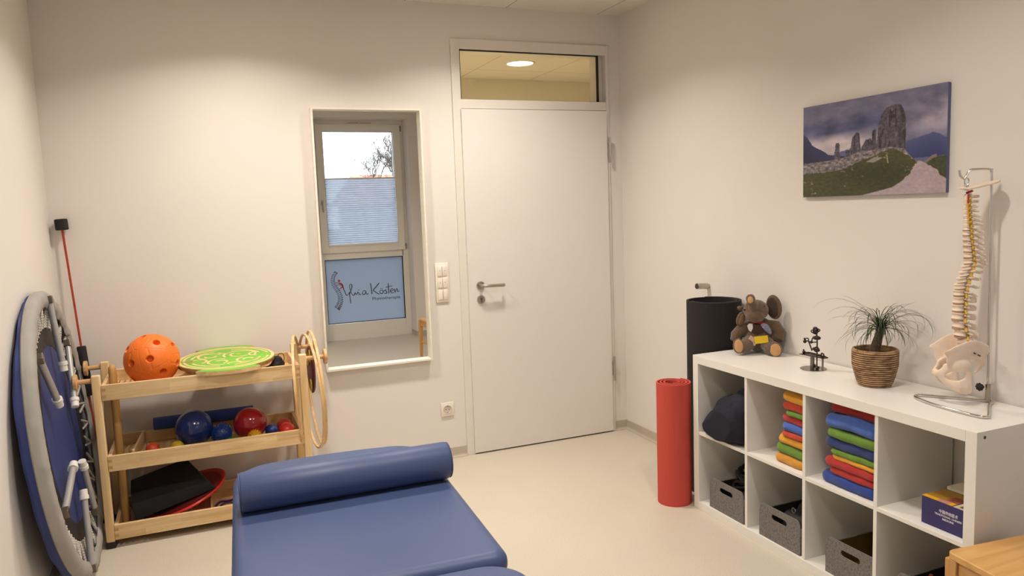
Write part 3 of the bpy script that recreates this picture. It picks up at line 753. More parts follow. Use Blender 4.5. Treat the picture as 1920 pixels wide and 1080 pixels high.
def ringp(r0, r1, a0, a1, k=30):
    P0 = [(r1*cos(a0+(a1-a0)*i/k), r1*sin(a0+(a1-a0)*i/k)) for i in range(k+1)]; P1 = [(r0*cos(a1-(a1-a0)*i/k), r0*sin(a1-(a1-a0)*i/k)) for i in range(k+1)]
    mb.prism(P0+P1, z-.001, z, tilt)
ringp(.216, .231, .0, 6.283, 100); ringp(.196, .207, .15, 6.1, 90)
def band(cx, cy, r, a0, a1, w_=.0085, sy=1.0, k=30):
    P0 = [(cx+(r+w_/2)*cos(a0+(a1-a0)*i/k), cy+(r+w_/2)*sy*sin(a0+(a1-a0)*i/k)) for i in range(k+1)]
    P1 = [(cx+(r-w_/2)*cos(a1-(a1-a0)*i/k), cy+(r-w_/2)*sy*sin(a1-(a1-a0)*i/k)) for i in range(k+1)]
    mb.prism(P0+P1, z-.001, z, tilt)
for a in ((0, 0, .168, .3, 1.4), (0, 0, .168, 1.9, 3.0), (0, 0, .172, 3.5, 4.5), (0, 0, .165, 4.9, 6.0), (.065, .045, .078, -.6, 3.6), (.065, .045, .045, 2.2, 5.6), (-.08, .06, .055, .4, 4.4), (-.075, .055, .026, 3.0, 6.4),
          (-.03, -.075, .060, 1.2, 5.0), (-.03, -.08, .030, -1.2, 2.4), (.095, -.075, .050, 2.0, 6.2), (.10, -.07, .022, 0, 3.6), (-.135, -.035, .040, -1.2, 2.2), (.15, .03, .040, 1.8, 4.6), (0, .13, .034, 3.2, 6.3), (.03, -.14, .03, .0, 3.1)):
    band(*a[:3], a[3], a[4], .0115)
mb.build('maze_groove', PLY, base_, smooth=False)
MB().lathe([(0, z), (.010, z), (.010, z+.0006), (0, z+.0006)], 20, tilt @ Matrix.Translation((.06, .05, 0))).build('target_dot', pbr('dot_yellow', (226, 206, 52), .5), base_)
MB().prism([(-.185+.02*cos(a)*1.3, -.01+.014*sin(a)) for a in [2*pi*i/20 for i in range(20)]], z-.0012, z+.0004, tilt).build('ball_hole', PLYE, base_, smooth=False)

# ---- black pouch
bp_ = thing('black_pouch', 'small black drawstring pouch at the right end of the top tray', 'pouch', (-2.262, -.305, .719))
mb = MB(); mb.ball((0, 0, .032), (.036, .04, .032)); mb.ball((-.02, -.02, .02), (.05, .03, .02)); mb.ball((.0, .0, .058), (.024, .026, .022)); mb.ball((-.05, -.06, .014), (.05, .03, .013))
remesh(mb, 'pouch_cloth', pbr('black_cloth', (20, 19, 20), .8), bp_, .0045, 3, lambda p: .004*noise.noise(p*70))
MB().tube(catmull([(0, 0, .072), (.012, 0, .088), (.030, -.004, .085), (.034, -.006, .06), (.026, 0, .045)], 6), .0018, 6).build('cord', BLACKP, bp_)

# ---- balls and foam on the middle tray
def smooth_ball(name, lab, x, y, z0, r, col, rough=.18, grp=None):
    o = MB().ball((0, 0, r), r, 40, 24).build(name, pbr(name+'_vinyl_%d%d' % (col[0], int(r*1000)), col, rough, var=.03, coat=.3), None)
    o.location = (x, y, z0); tag(o, lab, 'ball', grp); return o
def spiky_ball(lab, x, y, z0, r, col, n=190, sp=.0055, grp=None):
    t = thing('massage_ball', lab, 'ball', (x, y, z0), 0, grp); m = pbr('spiky_%d_%d' % (col[0], col[2]), col, .35, var=.03, sub=.0)
    MB().ball((0, 0, r), r-sp*.4, 32, 20).build('ball_body', m, t)
    mb = MB()
    for i in range(n):
        zz = 1-2*(i+.5)/n; a = i*2.399963; rr = sqrt(1-zz*zz); dv = V((rr*cos(a), rr*sin(a), zz)); c_ = V((0, 0, r))
        mb.tube([c_+dv*(r-sp*.6), c_+dv*(r+sp*.9)], [sp*.42, sp*.14], 5)
    sp_ = mb.build('spikes', m, t); sp_['kind'] = 'stuff'
    return t
zt = .3825
smooth_ball('exercise_ball', 'large glossy dark blue ball on the middle tray of the trolley', -2.684, -.300, zt, .091, (22, 44, 104))
smooth_ball('exercise_ball', 'large glossy dark red ball on the middle tray of the trolley', -2.418, -.318, zt, .082, (150, 16, 28))
spiky_ball('blue spiky massage ball between the large blue and large red balls', -2.556, -.325, zt, .051, (24, 62, 128), 240)
spiky_ball('small yellow spiky massage ball in front of the large red ball', -2.403, -.405, zt, .034, (226, 172, 28), 150, .005)
spiky_ball('small green spiky massage ball low in front of the blue spiky ball', -2.515, -.420, zt, .026, (30, 128, 74), 130, .0045)
smooth_ball('small_ball', 'small plain blue ball between large red ball and red pair', -2.316, -.325, zt, .033, (30, 58, 128), .3)
smooth_ball('small_ball', 'red ball at the right end of the middle tray, nearest its front board', -2.248, -.405, zt, .042, (206, 30, 26), .4)
smooth_ball('small_ball', 'dull red ball at the right end of the middle tray, behind its brighter twin', -2.247, -.285, zt, .038, (168, 34, 36), .5)
smooth_ball('small_ball', 'small yellow ball in front of the large dark blue ball', -2.763, -.385, zt, .031, (206, 180, 34), .35)
smooth_ball('small_ball', 'small orange red ball alone at the left of the middle tray', -2.873, -.365, zt, .032, (226, 76, 34), .4)
smooth_ball('small_ball', 'small pale green ball under the front of the large blue ball', -2.628, -.425, zt, .025, (104, 150, 112), .4)
fo_ = thing('foam_roller', 'long dark blue foam tube lying along the back of the middle tray', 'foam roller', (-2.876, -.127, .479))
MB().tube([(0, 0, 0), (.003, 0, 0), (.485, .0, 0), (.488, 0, 0)], [.030, .032, .032, .030], 28).tube([(-.001, 0, 0), (.0, 0, 0)], [.010, .010], 12).build('foam_tube', pbr('blue_foam', (40, 66, 136), .75, bump=.2, bscale=250), fo_)

# ---- bottom tray
wd = thing('black_foam_wedge', 'black foam wedge block tilted on the bottom tray of the trolley', 'foam block', (-2.98, -.42, .08))
o_ = V((-2.98, -.42, .08))
Wv = [V(p)-o_ for p in [(-2.966, -.430, .094), (-2.597, -.39, .177), (-2.733, -.16, .205), (-3.000, -.15, .122), (-2.985, -.415, .172), (-2.640, -.385, .218), (-2.735, -.17, .290), (-3.000, -.16, .215)]]
MB().add(Wv, [(0, 3, 2, 1), (4, 5, 6, 7), (0, 1, 5, 4), (1, 2, 6, 5), (2, 3, 7, 6), (3, 0, 4, 7)]).build('foam', pbr('wedge_foam', (27, 26, 27), .85, bump=.3, bscale=160), wd, bevel=.006, bseg=3)
rd = thing('wobble_board', 'round red plastic wobble board slanting under the black foam wedge', 'wobble board', (-2.742, -.262, .062))
Rw = Matrix.Translation((0, 0, .072)) @ Matrix.Rotation(radians(-19), 4, 'Y') @ Matrix.Rotation(radians(4), 4, 'X')
REDP = pbr('red_plastic', (206, 44, 36), .35)
mb = MB(); mb.lathe([(0, -.048), (.04, -.044), (.09, -.022), (.17, -.010), (.198, -.004), (.204, .004), (.200, .010), (.190, .008), (.182, .002), (0, .002)], 72, Rw); mb.build('board_shell', REDP, rd)
MB().lathe([(0, .0025), (.178, .0025), (.178, .004), (0, .004)], 60, Rw).build('grip_surface', pbr('grip_darkred', (132, 34, 32), .7), rd)
pu = thing('purple_strap', 'looped purple strap at the right end of the bottom tray', 'strap', (-2.548, -.405, .058))
mb = MB(); PUR = pbr('purple_plastic', (72, 36, 96), .4)
mb.tube(catmull([(-.065, .0, .030), (-.04, .0, .052), (.0, 0, .050), (.05, .0, .058), (.11, .01, .055), (.13, .02, .03), (.08, .01, .020), (.03, 0, .022), (-.02, 0, .012), (-.055, 0, .012)], 6, True), .009, 8, closed=True, flat=.5)
mb.tube(catmull([(-.04, .005, .030), (-.015, .005, .040), (.03, .005, .036), (.08, .01, .044), (.09, .01, .035), (.03, 0, .026), (-.02, 0, .02)], 6, True), .005, 8, closed=True)
mb.build('strap_loop', PUR, pu)

# ---- hoops and disc on the right pegs
HOOP = wood('hoop_wood', (226, 190, 136), (200, 158, 104), 'z', 1)
def hoop(lab, cx, cy, cz, R_, ang, lean=0):
    t = thing('wooden_hoop', lab, 'hoop', (cx, cy, cz-R_), 0, 'wooden hoops hanging at the right end of the trolley')
    n = 120; vs = []; sec = [(-.0062, -.0035), (.0062, -.0035), (.0072, 0), (.0062, .0035), (-.0062, .0035), (-.0072, 0)]
    M_ = Matrix.Translation((0, 0, R_)) @ Matrix.Rotation(ang, 4, 'Z') @ Matrix.Rotation(lean, 4, 'Y')
    for i in range(n):
        a = 2*pi*i/n
        for u, v in sec: vs.append((u, (R_+v)*cos(a), (R_+v)*sin(a)))
    k = 6; MB().add(vs, [(i*k+j, ((i+1) % n)*k+j, ((i+1) % n)*k+(j+1) % k, i*k+(j+1) % k) for i in range(n) for j in range(k)], M_).build('ring', HOOP, t)
    return t
hoop('wooden hoop nearest the trolley post, its side crossing the tray end', -2.158, -.302, .600, .290, radians(-10), radians(-3))
hoop('thin wooden hoop in the middle, hanging edge-on over the side pegs', -2.102, -.302, .592, .300, radians(3), radians(-2))
hoop('outermost wooden hoop, hanging clear of the trolley beside the mirror', -2.076, -.300, .608, .300, 0, radians(-2))
dc = thing('throwing_disc', 'maroon disc with yellow spots hanging between the hoops on the pegs', 'disc', (-2.092, -.27, .575))
MAR = pbr('maroon_rubber', (86, 22, 30), .5); YEL = pbr('spot_yellow', (214, 190, 30), .5)
M_ = Matrix.Translation((0, 0, .125)) @ Matrix.Rotation(radians(-90), 4, 'Y')
MB().lathe([(0, -.006), (.118, -.008), (.124, -.004), (.125, .003), (.118, .007), (0, .005)], 60, M_).build('disc_body', MAR, dc)
for y, z in ((-.045, .080), (.05, .045), (-.03, -.080)): MB().lathe([(0, .0068), (.034, .0068), (.034, .0095), (0, .0095)], 24, M_ @ Matrix.Translation((z, y, 0))).build('yellow_spot', YEL, dc)

# ---- treatment table
BLU = pbr('vinyl_blue', (66, 82, 122), .44, var=.03, vscale=3, bump=.05, bscale=520, spec=.4)
tb = thing('treatment_table', 'blue upholstered treatment table with a rounded head end', 'treatment table', (-2.191, -1.492, 0), -.05)
def cushion(name, y0, y1, hw0, hw1, rc0, rc1, z0, z1, er, bulge=.02):
    """outline in plan (y0 far end ... y1 near end), lofted with a rounded edge"""
    def outline(ins):
        pts = []
        def arc(cx, cy, r, a0, a1, k=10):
            for i in range(k+1):
                a = a0+(a1-a0)*i/k; pts.append((cx+max(r-ins, .002)*cos(a), cy+max(r-ins, .002)*sin(a)))
        arc(hw0-rc0, y0-rc0, rc0, 0, pi/2)
        for i in range(1, 8): f = i/8; x = (hw0-rc0)*(1-2*f); pts.append((x, y0+bulge*(1-(2*f-1)**2)-ins))
        arc(-hw0+rc0, y0-rc0, rc0, pi/2, pi)
        arc(-hw1+rc1, y1+rc1, rc1, pi, 1.5*pi)
        for i in range(1, 8): f = i/8; pts.append(((-hw1+rc1)*(1-2*f), y1+ins))
        arc(hw1-rc1, y1+rc1, rc1, 1.5*pi, 2*pi)
        return pts
    lv = []
    for i in range(7):
        a = pi/2*i/6; lv.append((er*(1-sin(a)), z0+er*.5*(1-cos(a)) if False else z0+er*(1-cos(a))*.6))
    rings = [(er*.9, z0)]+[(er*.9*(1-sin(pi/2*i/5)), z0+er*.6*(1-cos(pi/2*i/5))) for i in range(1, 6)]
    rings += [(er*(1-cos(pi/2*i/8)), z1-er+er*sin(pi/2*i/8)) for i in range(0, 9)]
    vs = []; n = None
    for ins, z in rings:
        o_ = outline(ins); n = len(o_); vs += [(x, y, z) for x, y in o_]
    k = len(rings); fs = [(r*n+i, r*n+(i+1) % n, (r+1)*n+(i+1) % n, (r+1)*n+i) for r in range(k-1) for i in range(n)]
    fs += [tuple(range(n-1, -1, -1)), tuple((k-1)*n+i for i in range(n))]
    return MB().add(vs, fs).build(name, BLU, tb, ang=60)
cushion('head_cushion', 0, -1.078, .350, .348, .15, .05, .555, .62, .034, .012)
cushion('seat_cushion', -1.091, -1.99, .356, .350, .12, .08, .555, .62, .034, .0)
TM2 = pbr('table_frame_paint', (196, 196, 196), .35, metal=.2)
mb = MB(); mb.bb(-.27, -.23, -1.85, -.14, .50, .552).bb(.23, .27, -1.85, -.14, .50, .552).bb(-.23, .23, -.20, -.16, .50, .552).bb(-.23, .23, -1.85, -1.81, .50, .552).bb(-.23, .23, -1.06, -1.02, .50, .55); mb.build('top_frame', TM2, tb, bevel=.003)
mb = MB(); mb.bb(-.30, -.25, -1.70, -.32, .03, .08).bb(.25, .30, -1.70, -.32, .03, .08).bb(-.25, .25, -.42, -.36, .03, .08).bb(-.25, .25, -1.66, -1.60, .03, .08); mb.build('base_frame', TM2, tb, bevel=.003)
for sx in (-1, 1):
    for y0, y1 in ((-.42, -1.0), (-1.62, -1.05)): MB().tube([(sx*.25, y0, .075), (sx*.25, y1, .51)], .018, 12).build('lift_arm', TM2, tb)
    for y in (-.36, -1.66): MB().tube([(sx*.275, y, 0), (sx*.275, y, .03)], .028, 16).build('foot', BLACKP, tb)
bo = thing('bolster', 'blue vinyl bolster roll lying across the head end of the treatment table', 'bolster', (-2.205, -1.960, .6205), -.018)
mb = MB(); rr = .061; Lb = .334
pr = [(0, -Lb), (rr-.012, -Lb), (rr-.004, -Lb+.003), (rr, -Lb+.010), (rr, Lb-.010), (rr-.004, Lb-.003), (rr-.012, Lb), (0, Lb)]
mb.lathe(pr, 56, Matrix.Translation((0, 0, rr)) @ Matrix.Rotation(pi/2, 4, 'Y')); mb.build('roll_cover', BLU, bo, ang=50)
mb = MB()
for sx in (-1, 1):
    n = 56; mb.tube([(sx*(Lb-.002), (rr-.004)*cos(2*pi*i/n), rr+(rr-.004)*sin(2*pi*i/n)) for i in range(n)], .0022, 6, closed=True)
mb.build('end_seam', BLU, bo)

# ================================================================== RIGHT SIDE
# ---- cube shelf
KX, KY = -.4015, -1.3064
kx = thing('cube_shelf', 'white eight compartment cube shelf against the right wall', 'shelf', (KX, KY, 0))
Tt, Wk, Hk, Dk = .039, 1.47, .77, .39; cc = (Wk-2*Tt-3*.016)/4
def kb(name, x0, x1, u0, u1, z0, z1, m=WHITE): return MB().bb(x0, x1, -u0, -u1, z0, z1).build(name, m, kx, bevel=.0012)
kb('top_panel', 0, Dk, Tt, Wk-Tt, Hk-Tt, Hk-.0006); kb('bottom_panel', 0, Dk, Tt, Wk-Tt, 0, Tt)
kb('side_panel', 0, Dk, 0, Tt, 0, Hk); sp2 = kb('side_panel', 0, Dk, Wk-Tt, Wk, 0, Hk)
for i in range(3): kb('divider', .004, Dk, Tt+cc*(i+1)+.016*i, Tt+(cc+.016)*(i+1), Tt, Hk-Tt)
for i in range(4): kb('shelf_board', .004, Dk, Tt+(cc+.016)*i, Tt+(cc+.016)*i+cc, Hk/2-.008, Hk/2+.008)
BOLT = pbr('bolt_dark', (84, 78, 76), .3, metal=.8)
for x, z in ((.035, Hk-.02), (Dk-.035, Hk-.02)): MB().tube([(x, -Wk-.0002, z), (x, -Wk-.0008, z)], .0055, 14).build('bolt_head', BOLT, sp2)
def cell(i): y0 = KY-(Tt+(cc+.016)*i); return y0, y0-cc       # far side, near side
ZS = Hk/2+.008

# ---- felt baskets
def felt_mat():
    m, nt, b = base_mat('grey_felt'); b.inputs['Roughness'].default_value = .95
    tc = N(nt, 'ShaderNodeTexCoord'); n1 = N(nt, 'ShaderNodeTexNoise', Scale=120, Detail=6, Roughness=.75, Distortion=.5)
    nt.links.new(tc.outputs['Object'], n1.inputs['Vector']); r = N(nt, 'ShaderNodeValToRGB'); e = r.color_ramp.elements
    e[0].position = .36; e[0].color = (*lin((92, 87, 84)), 1); e[1].position = .66; e[1].color = (*lin((138, 132, 128)), 1)
    nt.links.new(n1.outputs['Fac'], r.inputs['Fac']); nt.links.new(r.outputs[0], b.inputs['Base Color'])
    bp = N(nt, 'ShaderNodeBump', Strength=.4, Distance=.002); nt.links.new(n1.outputs['Fac'], bp.inputs['Height']); nt.links.new(bp.outputs[0], b.inputs['Normal'])
    return m
FELT = felt_mat(); FELTD = pbr('felt_lining', (40, 37, 36), .95)
def front_poly(w, h, hole=True, rc=.028):
    out = [(0, 0), (w, 0)]
    out += [(w, h-rc-.012)]+[(w-rc+rc*cos(a), h-rc+rc*sin(a)) for a in [pi/2*i/8 for i in range(9)]]
    out += [(rc-rc*sin(a), h-rc+rc*cos(a)) for a in [pi/2*i/8 for i in range(9)]]
    return out
def basket(lab, i, y_off=.073, lining=FELTD):
    y0, y1 = cell(i); w_ = .246; h = .150; d = .345; t = .0045
    o = thing('felt_basket', lab, 'basket', (KX+.010, y0-y_off, Tt), 0, 'grey felt baskets in the bottom row of the cube shelf')
    # front and back panels with slot handle, cut with a boolean-free strip construction
    def panel(x):
        mb = MB(); slot = [(w_/2+(.034 if c > 0 else -.034)+.0125*c, .108+.0125*s) for c, s in [(cos(2*pi*q/32+.001), sin(2*pi*q/32+.001)) for q in range(32)]]
        outl = front_poly(w_, h)
        # triangulate ring between outline and slot with bmesh
        bm = bmesh.new(); 
        ov = [bm.verts.new((0, -a, b)) for a, b in outl]; sv = [bm.verts.new((0, -a, b)) for a, b in slot]
        ed = [bm.edges.new((ov[q], ov[(q+1) % len(ov)])) for q in range(len(ov))]+[bm.edges.new((sv[q], sv[(q+1) % 32])) for q in range(32)]
        bmesh.ops.triangle_fill(bm, edges=ed, use_beauty=True, use_dissolve=False)
        bmesh.ops.delete(bm, geom=[f for f in bm.faces if all(v in sv for v in f.verts)], context='FACES_ONLY')
        r_ = bmesh.ops.extrude_face_region(bm, geom=bm.faces[:])
        for v in [g for g in r_['geom'] if isinstance(g, bmesh.types.BMVert)]: v.co.x += t
        bm.verts.index_update()
        mb.add([v.co+V((x, 0, 0)) for v in bm.verts], [[v.index for v in f.verts] for f in bm.faces]); bm.free(); return mb
    panel(0).build('front_panel', FELT, o, smooth=False)
    panel(d-t).build('back_panel', FELT, o, smooth=False)
    hs = h-.035
    for ya, yb in ((0, -t), (-w_+t, -w_)):
        mb = MB(); mb.bb(t, d-t, ya, yb, 0, hs); mb.build('side_panel', FELT, o, smooth=False)
    MB().bb(t, d-t, -t, -w_+t, 0, t).build('basket_floor', lining, o, smooth=False)
    for q_, b_ in enumerate(((d-t-.0012, d-t-.0003, -t-.001, -w_+t+.001, t, h-.012), (t+.001, d-t-.001, -t-.0003, -t-.0012, t, hs-.002), (t+.001, d-t-.001, -w_+t+.0003, -w_+t+.0012, t, hs-.002), (t+.0003, t+.0012, -t-.001, -w_+t+.001, t, .085))):
        MB().bb(*b_).build('lining', lining, o, smooth=False)
    return o
bk = [basket('grey felt basket in the bottom compartment nearest the red mat', 0), basket('grey felt basket with a metal ring inside, second compartment from the red mat', 1),
      basket('grey felt basket with brownish lining below the second towel stack', 2, .105, pbr('lining_ochre', (112, 86, 34), .8)), basket('grey felt basket behind the wooden stool, bottom compartment below the boxed books', 3, .085)]
def basket_fill(i, yo, name, lab, cat, mb, mat, label_mat=None):
    y0, y1 = cell(i); o = thing(name, lab, cat, (KX+.03, y0-yo-.01, Tt+.006)); mb.build(name+'_body', mat, o); return o
BLK = pbr('black_strap', (17, 16, 18), .7, var=.2)
mb = MB()
for q in range(7): 
    cx, rr = .13+.006*q, .090-.006*(q % 3)
    mb.tube([(cx+rr*cos(a)*.9, -.125+rr*1.15*sin(a), .118+.012*q*.8+.020*sin(a*2+q)) for a in [2*pi*i/40 for i in range(40)]], .007, 8, closed=True)
mb.ball((.14, -.125, .06), (.12, .105, .065))
basket_fill(0, .073, 'coiled_black_straps', 'coiled black straps heaped in the felt basket nearest the red mat', 'straps', mb, BLK)
mb = MB(); mb.ball((.15, -.12, .05), (.13, .10, .055)); mb.ball((.06, -.15, .106), (.055, .078, .036)); mb.ball((.2, -.08, .095), (.07, .06, .04))
o = thing('black_pouches', 'black pouches filling the second felt basket', 'pouches', (KX+.03, cell(1)[0]-.083, Tt+.006)); remesh(mb, 'cloth', BLK, o, .006, 3)
kr = thing('key_ring', 'small bright metal ring on black cloth in the second felt basket', 'ring', (KX+.056, cell(1)[0]-.233, .186))
MB().tube([(0, .0105*cos(a), .010+.0105*sin(a)) for a in [2*pi*i/30 for i in range(30)]], .0013, 8, closed=True).build('ring', CHROME, kr)
mb = MB(); 
for q in range(4): mb.box((.10+.03*q, -.15, .06+.01*q), (.14, .05, .012), R=Matrix.Rotation(.4*q, 3, 'Z'))
basket_fill(2, .105, 'dark_brown_cases', 'dark brown flat cases lying deep in the third felt basket', 'cases', mb, pbr('dark_brown', (36, 26, 18), .6))
mb = MB(); mb.ball((.14, -.13, .05), (.12, .10, .05)); mb.box((.08, -.10, .085), (.20, .03, .02), R=Matrix.Rotation(.35, 3, 'Z')); mb.box((.10, -.17, .09), (.20, .03, .02), R=Matrix.Rotation(.2, 3, 'Z'))
basket_fill(3, .085, 'black_wrist_weights', 'black weights piled in the felt basket behind the wooden stool', 'weights', mb, BLK)
for q, (x, y, rz) in enumerate(((.07, -.055, .5), (.12, -.10, .42))):
    t_ = thing('red_strap', ('orange red strap end lying uppermost on the black weights', 'orange red strap end lying deeper behind the other red strap')[q], 'strap', (KX+.03+x, cell(3)[0]-.085+y, Tt+.118+.004*q), rz)
    MB().rbox((0, 0, 0), (.10, .012, .006), .002).build('strap_band', pbr('strap_red_%d' % q, (170, 62, 34), .5), t_)

# ---- folded towels
def terry(name, col):
    return pbr(name, col, .95, var=.10, vscale=60, bump=.9, bscale=420, sheen=.25)
TW = dict(yellow=terry('towel_yellow', (232, 164, 24)), ochre=terry('towel_ochre', (214, 148, 34)), orange=terry('towel_orange_red', (196, 58, 18)), red=terry('towel_red', (178, 24, 20)),
          green=terry('towel_green', (98, 138, 26)), blue=terry('towel_blue', (62, 100, 184)), navy=terry('towel_navy', (16, 46, 112)), royal=terry('towel_royal', (24, 62, 148)))
def towel(lab, col, yl, yr, z0, h, xf, depth, seed, grp, droop=0):
    """folded towel: rounded slab with a soft fold on the yl side; yl > yr (yl is the far end)"""
    w_ = yl-yr; o = thing('folded_towel', lab, 'towel', ((xf+depth/2), (yl+yr)/2, z0), 0, grp)
    nv = 22; vs = []; rc = .034; hd, hw = depth/2, w_/2
    def outl(ins):
        pts = []; r = max(rc-ins, .004); X_, Y_ = hd-ins, hw-ins
        for cx, cy, a0 in ((X_-r, Y_-r, 0), (-X_+r, Y_-r, 90), (-X_+r, -Y_+r, 180), (X_-r, -Y_+r, 270)):
            for q in range(7): a = radians(a0+15*q); pts.append((cx+r*cos(a), cy+r*sin(a)))
            nx_, ny_ = {0: (-X_+r, Y_), 90: (-X_, -Y_+r), 180: (X_-r, -Y_), 270: (X_, Y_-r)}[a0]; lx, ly = pts[-1]
            for q in range(1, 14): pts.append((lx+(nx_-lx)*q/14, ly+(ny_-ly)*q/14))
        return pts
    rings = []
    for q in range(6): f = q/5; rings.append((hw*.9*(1-f)+h*.46*f if q < 5 else h*.46, -h*.5))
    for q in range(nv+1): t = -pi/2+pi*q/nv; rings.append((h*.46*(1-cos(t)), h/2*math.copysign(abs(sin(t))**.9, t)))
    for q in range(1, 6): f = q/5; rings.append((h*.46*(1-f)+hw*.9*f, h*.5))
    n = 0
    for ins, z in rings:
        O = outl(ins); n = len(O)
        for x, y in O:
            nz = noise.noise(V((x*11+seed*3.1, y*11, seed*1.7))); n2_ = noise.noise(V((x*20, y*20, z*25+seed*2.3)))
            zf = .16*h*nz+.06*h*n2_-.10*h*(max(0, -y/hw))**2
            e_ = 1-abs(z)/(h/2)*.5
            vs.append(V((x+.0055*n2_*e_, y+.006*noise.noise(V((x*16, z*30, seed*4.1)))*e_, z+zf*(.4+.6*(z/h+.5))+h/2)))
    k = len(rings); fs = [(r*n+i, r*n+(i+1) % n, (r+1)*n+(i+1) % n, (r+1)*n+i) for r in range(k-1) for i in range(n)]
    fs += [tuple(range(n-1, -1, -1)), tuple((k-1)*n+i for i in range(n))]
    MB().add(vs, fs).build('towel_cloth', TW[col], o, ang=80)
    return o
y0, y1 = cell(1); g1 = 'towels stacked in the second compartment from the red mat'; z = ZS
stack1 = [('ochre', .037, -1.832, 'ochre yellow folded towel, lowest in the narrower towel stack'), ('green', .039, -1.830, 'green folded towel second from the bottom of the narrower towel stack'),
          ('yellow', .036, -1.842, 'yellow folded towel just above the lower green one in the narrower stack'), ('orange', .020, -1.872, 'thin orange red folded towel beneath the blue one in the narrower stack'),
          ('blue', .034, -1.868, 'blue folded towel, the only blue one in the narrower stack'), ('red', .033, -1.864, 'red folded towel resting on the blue one in the narrower stack'),
          ('green', .019, -1.893, 'thin green folded towel high in the narrower stack'), ('orange', .030, -1.872, 'orange red folded towel directly under the top yellow one'), ('yellow', .036, -1.866, 'bright yellow folded towel on top of the narrower stack')]
for k, (c_, h, yl, lb) in enumerate(stack1):
    h *= 1.12; towel(lb, c_, yl, -2.026, z, h, -.372+.004*(k % 3), .25, k+1, g1); z += h*.97
y0, y1 = cell(2); g2 = 'towels stacked in the third compartment from the red mat'; z = ZS
stack2 = [('royal', .042, -2.100, 'royal blue folded towel, lowest in the wider towel stack'), ('red', .030, -2.138, 'red folded towel directly on the lowest blue one in the wider stack'), ('red', .033, -2.118, 'upper of two touching red folded towels in the wider stack'),
          ('yellow', .020, -2.150, 'thin yellow folded towel in the middle of the wider stack'), ('green', .020, -2.148, 'thin green folded towel between yellow and navy in the wider stack'),
          ('navy', .043, -2.114, 'navy blue folded towel in the middle of the wider stack'), ('green', .037, -2.126, 'thick green folded towel under the light blue one'),
          ('blue', .055, -2.116, 'thick light blue folded towel near the top of the wider stack'), ('red', .034, -2.112, 'dark red folded towel topmost and deepest in the wider stack')]
for k, (c_, h, yl, lb) in enumerate(stack2):
    h *= 1.03; towel(lb, c_, yl, -2.380, z, h, -.378+.004*(k % 2)+(.035 if k == 8 else 0), .26, k+21, g2); z += h*.975

# ---- navy bundle in the first compartment
y0, y1 = cell(0)
nb = thing('navy_jacket', 'dark navy cloth bundle slumped in the compartment under the plush elephant', 'cloth bundle', (KX, y0, ZS))
mb = MB()
mb.ball((.12, -.20, .090), (.15, .150, .090)); mb.ball((.10, -.13, .070), (.14, .125, .070)); mb.ball((.08, -.075, .036), (.10, .085, .036)); mb.ball((.13, -.26, .170), (.14, .10, .095)); mb.ball((.10, -.20, .140), (.13, .12, .080)); mb.ball((.02, -.16, .050), (.07, .14, .050)); mb.ball((.06, -.28, .12), (.09, .07, .115)); mb.ball((.05, -.21, .10), (.10, .13, .09))
def nd(p):
    return .010*noise.noise(V((p.x*14, p.y*9-p.z*9, p.z*6)))+.003*noise.noise(p*34)
nv_ = remesh(mb, 'cloth', pbr('navy_cloth', (14, 16, 34), .85, bump=.2, bscale=200), nb, .007, 30, nd)
for v in nv_.data.vertices: v.co.y = max(v.co.y, -.331); v.co.y = min(v.co.y, -.004) if v.co.x > .0 else v.co.y; v.co.x = max(v.co.x, -.030)
for v in nv_.data.vertices:
    if v.co.z < .002 and v.co.x > -.002: v.co.z = .002

# ---- boxed books
bs = thing('boxed_book_set', 'dark blue boxed book set with white lettering in the shelf compartment', 'books', (-.368, -2.560, ZS+.0005))
NB = pbr('box_blue', (44, 36, 96), .4, var=.02); WT = pbr('print_white', (214, 210, 214), .5)
bw, bh, bdp = .173, .096, .115
bx_ = MB().bb(0, bdp, 0, -bw, 0, bh-.001).build('slipcase', NB, bs, bevel=.0012)
YB = pbr('cover_yellow', (222, 168, 30), .45); YB2 = pbr('cover_ochre', (156, 116, 38), .45); PK = pbr('cover_pink', (196, 132, 128), .5); PR = pbr('cover_red_picture', (134, 64, 56), .5, var=.5, vscale=60); CR = pbr('cover_cream', (200, 186, 160), .5)
mb = MB(); mb.bb(0.0, bdp, -.0, -bw*.66, bh-.0012, bh); mb.build('top_cover', YB2, bs, smooth=False)
MB().bb(0, .020, -.0, -bw*.36, bh, bh+.0003).bb(0, .024, -bw*.54, -bw*.66, bh, bh+.0003).build('yellow_band', YB, bs, smooth=False)
MB().bb(0, .022, -bw*.33, -bw*.56, bh+.0001, bh+.0005).build('pink_picture', PK, bs, smooth=False)
MB().bb(.03, .075, -bw*.40, -bw*.66, bh+.0, bh+.0004).build('red_picture', PR, bs, smooth=False)
MB().bb(0, bdp, -bw*.67, -bw, bh-.0012, bh).build('cream_cover', CR, bs, smooth=False)
MB().bb(0, bdp, -bw*.655, -bw*.675, bh-.0010, bh+.0006).bb(bdp-.002, bdp, 0, -bw, bh-.001, bh+.0006).build('dark_line', DARK, bs, smooth=False)
MB().bb(.01, .045, -bw*.76, -bw*.98, bh, bh+.0004).build('brown_picture', pbr('cover_brown', (110, 84, 70), .5, var=.4, vscale=80), bs, smooth=False)
TMx = lambda y, z: frame3((-.0006, y, z), (0, -1, 0), (0, 0, 1), (-1, 0, 0))
text_mesh('中国传统医术', .0135, WT, 'spine_lettering', bs, TMx(-.101, .0590), .0002, 'CENTER', bold=.0002, sx=.85)
text_mesh('TRADITIONAL CHINESE', .0092, WT, 'spine_lettering', bs, TMx(-.100, .0475), .0002, 'CENTER', bold=.0002, sx=1.0)
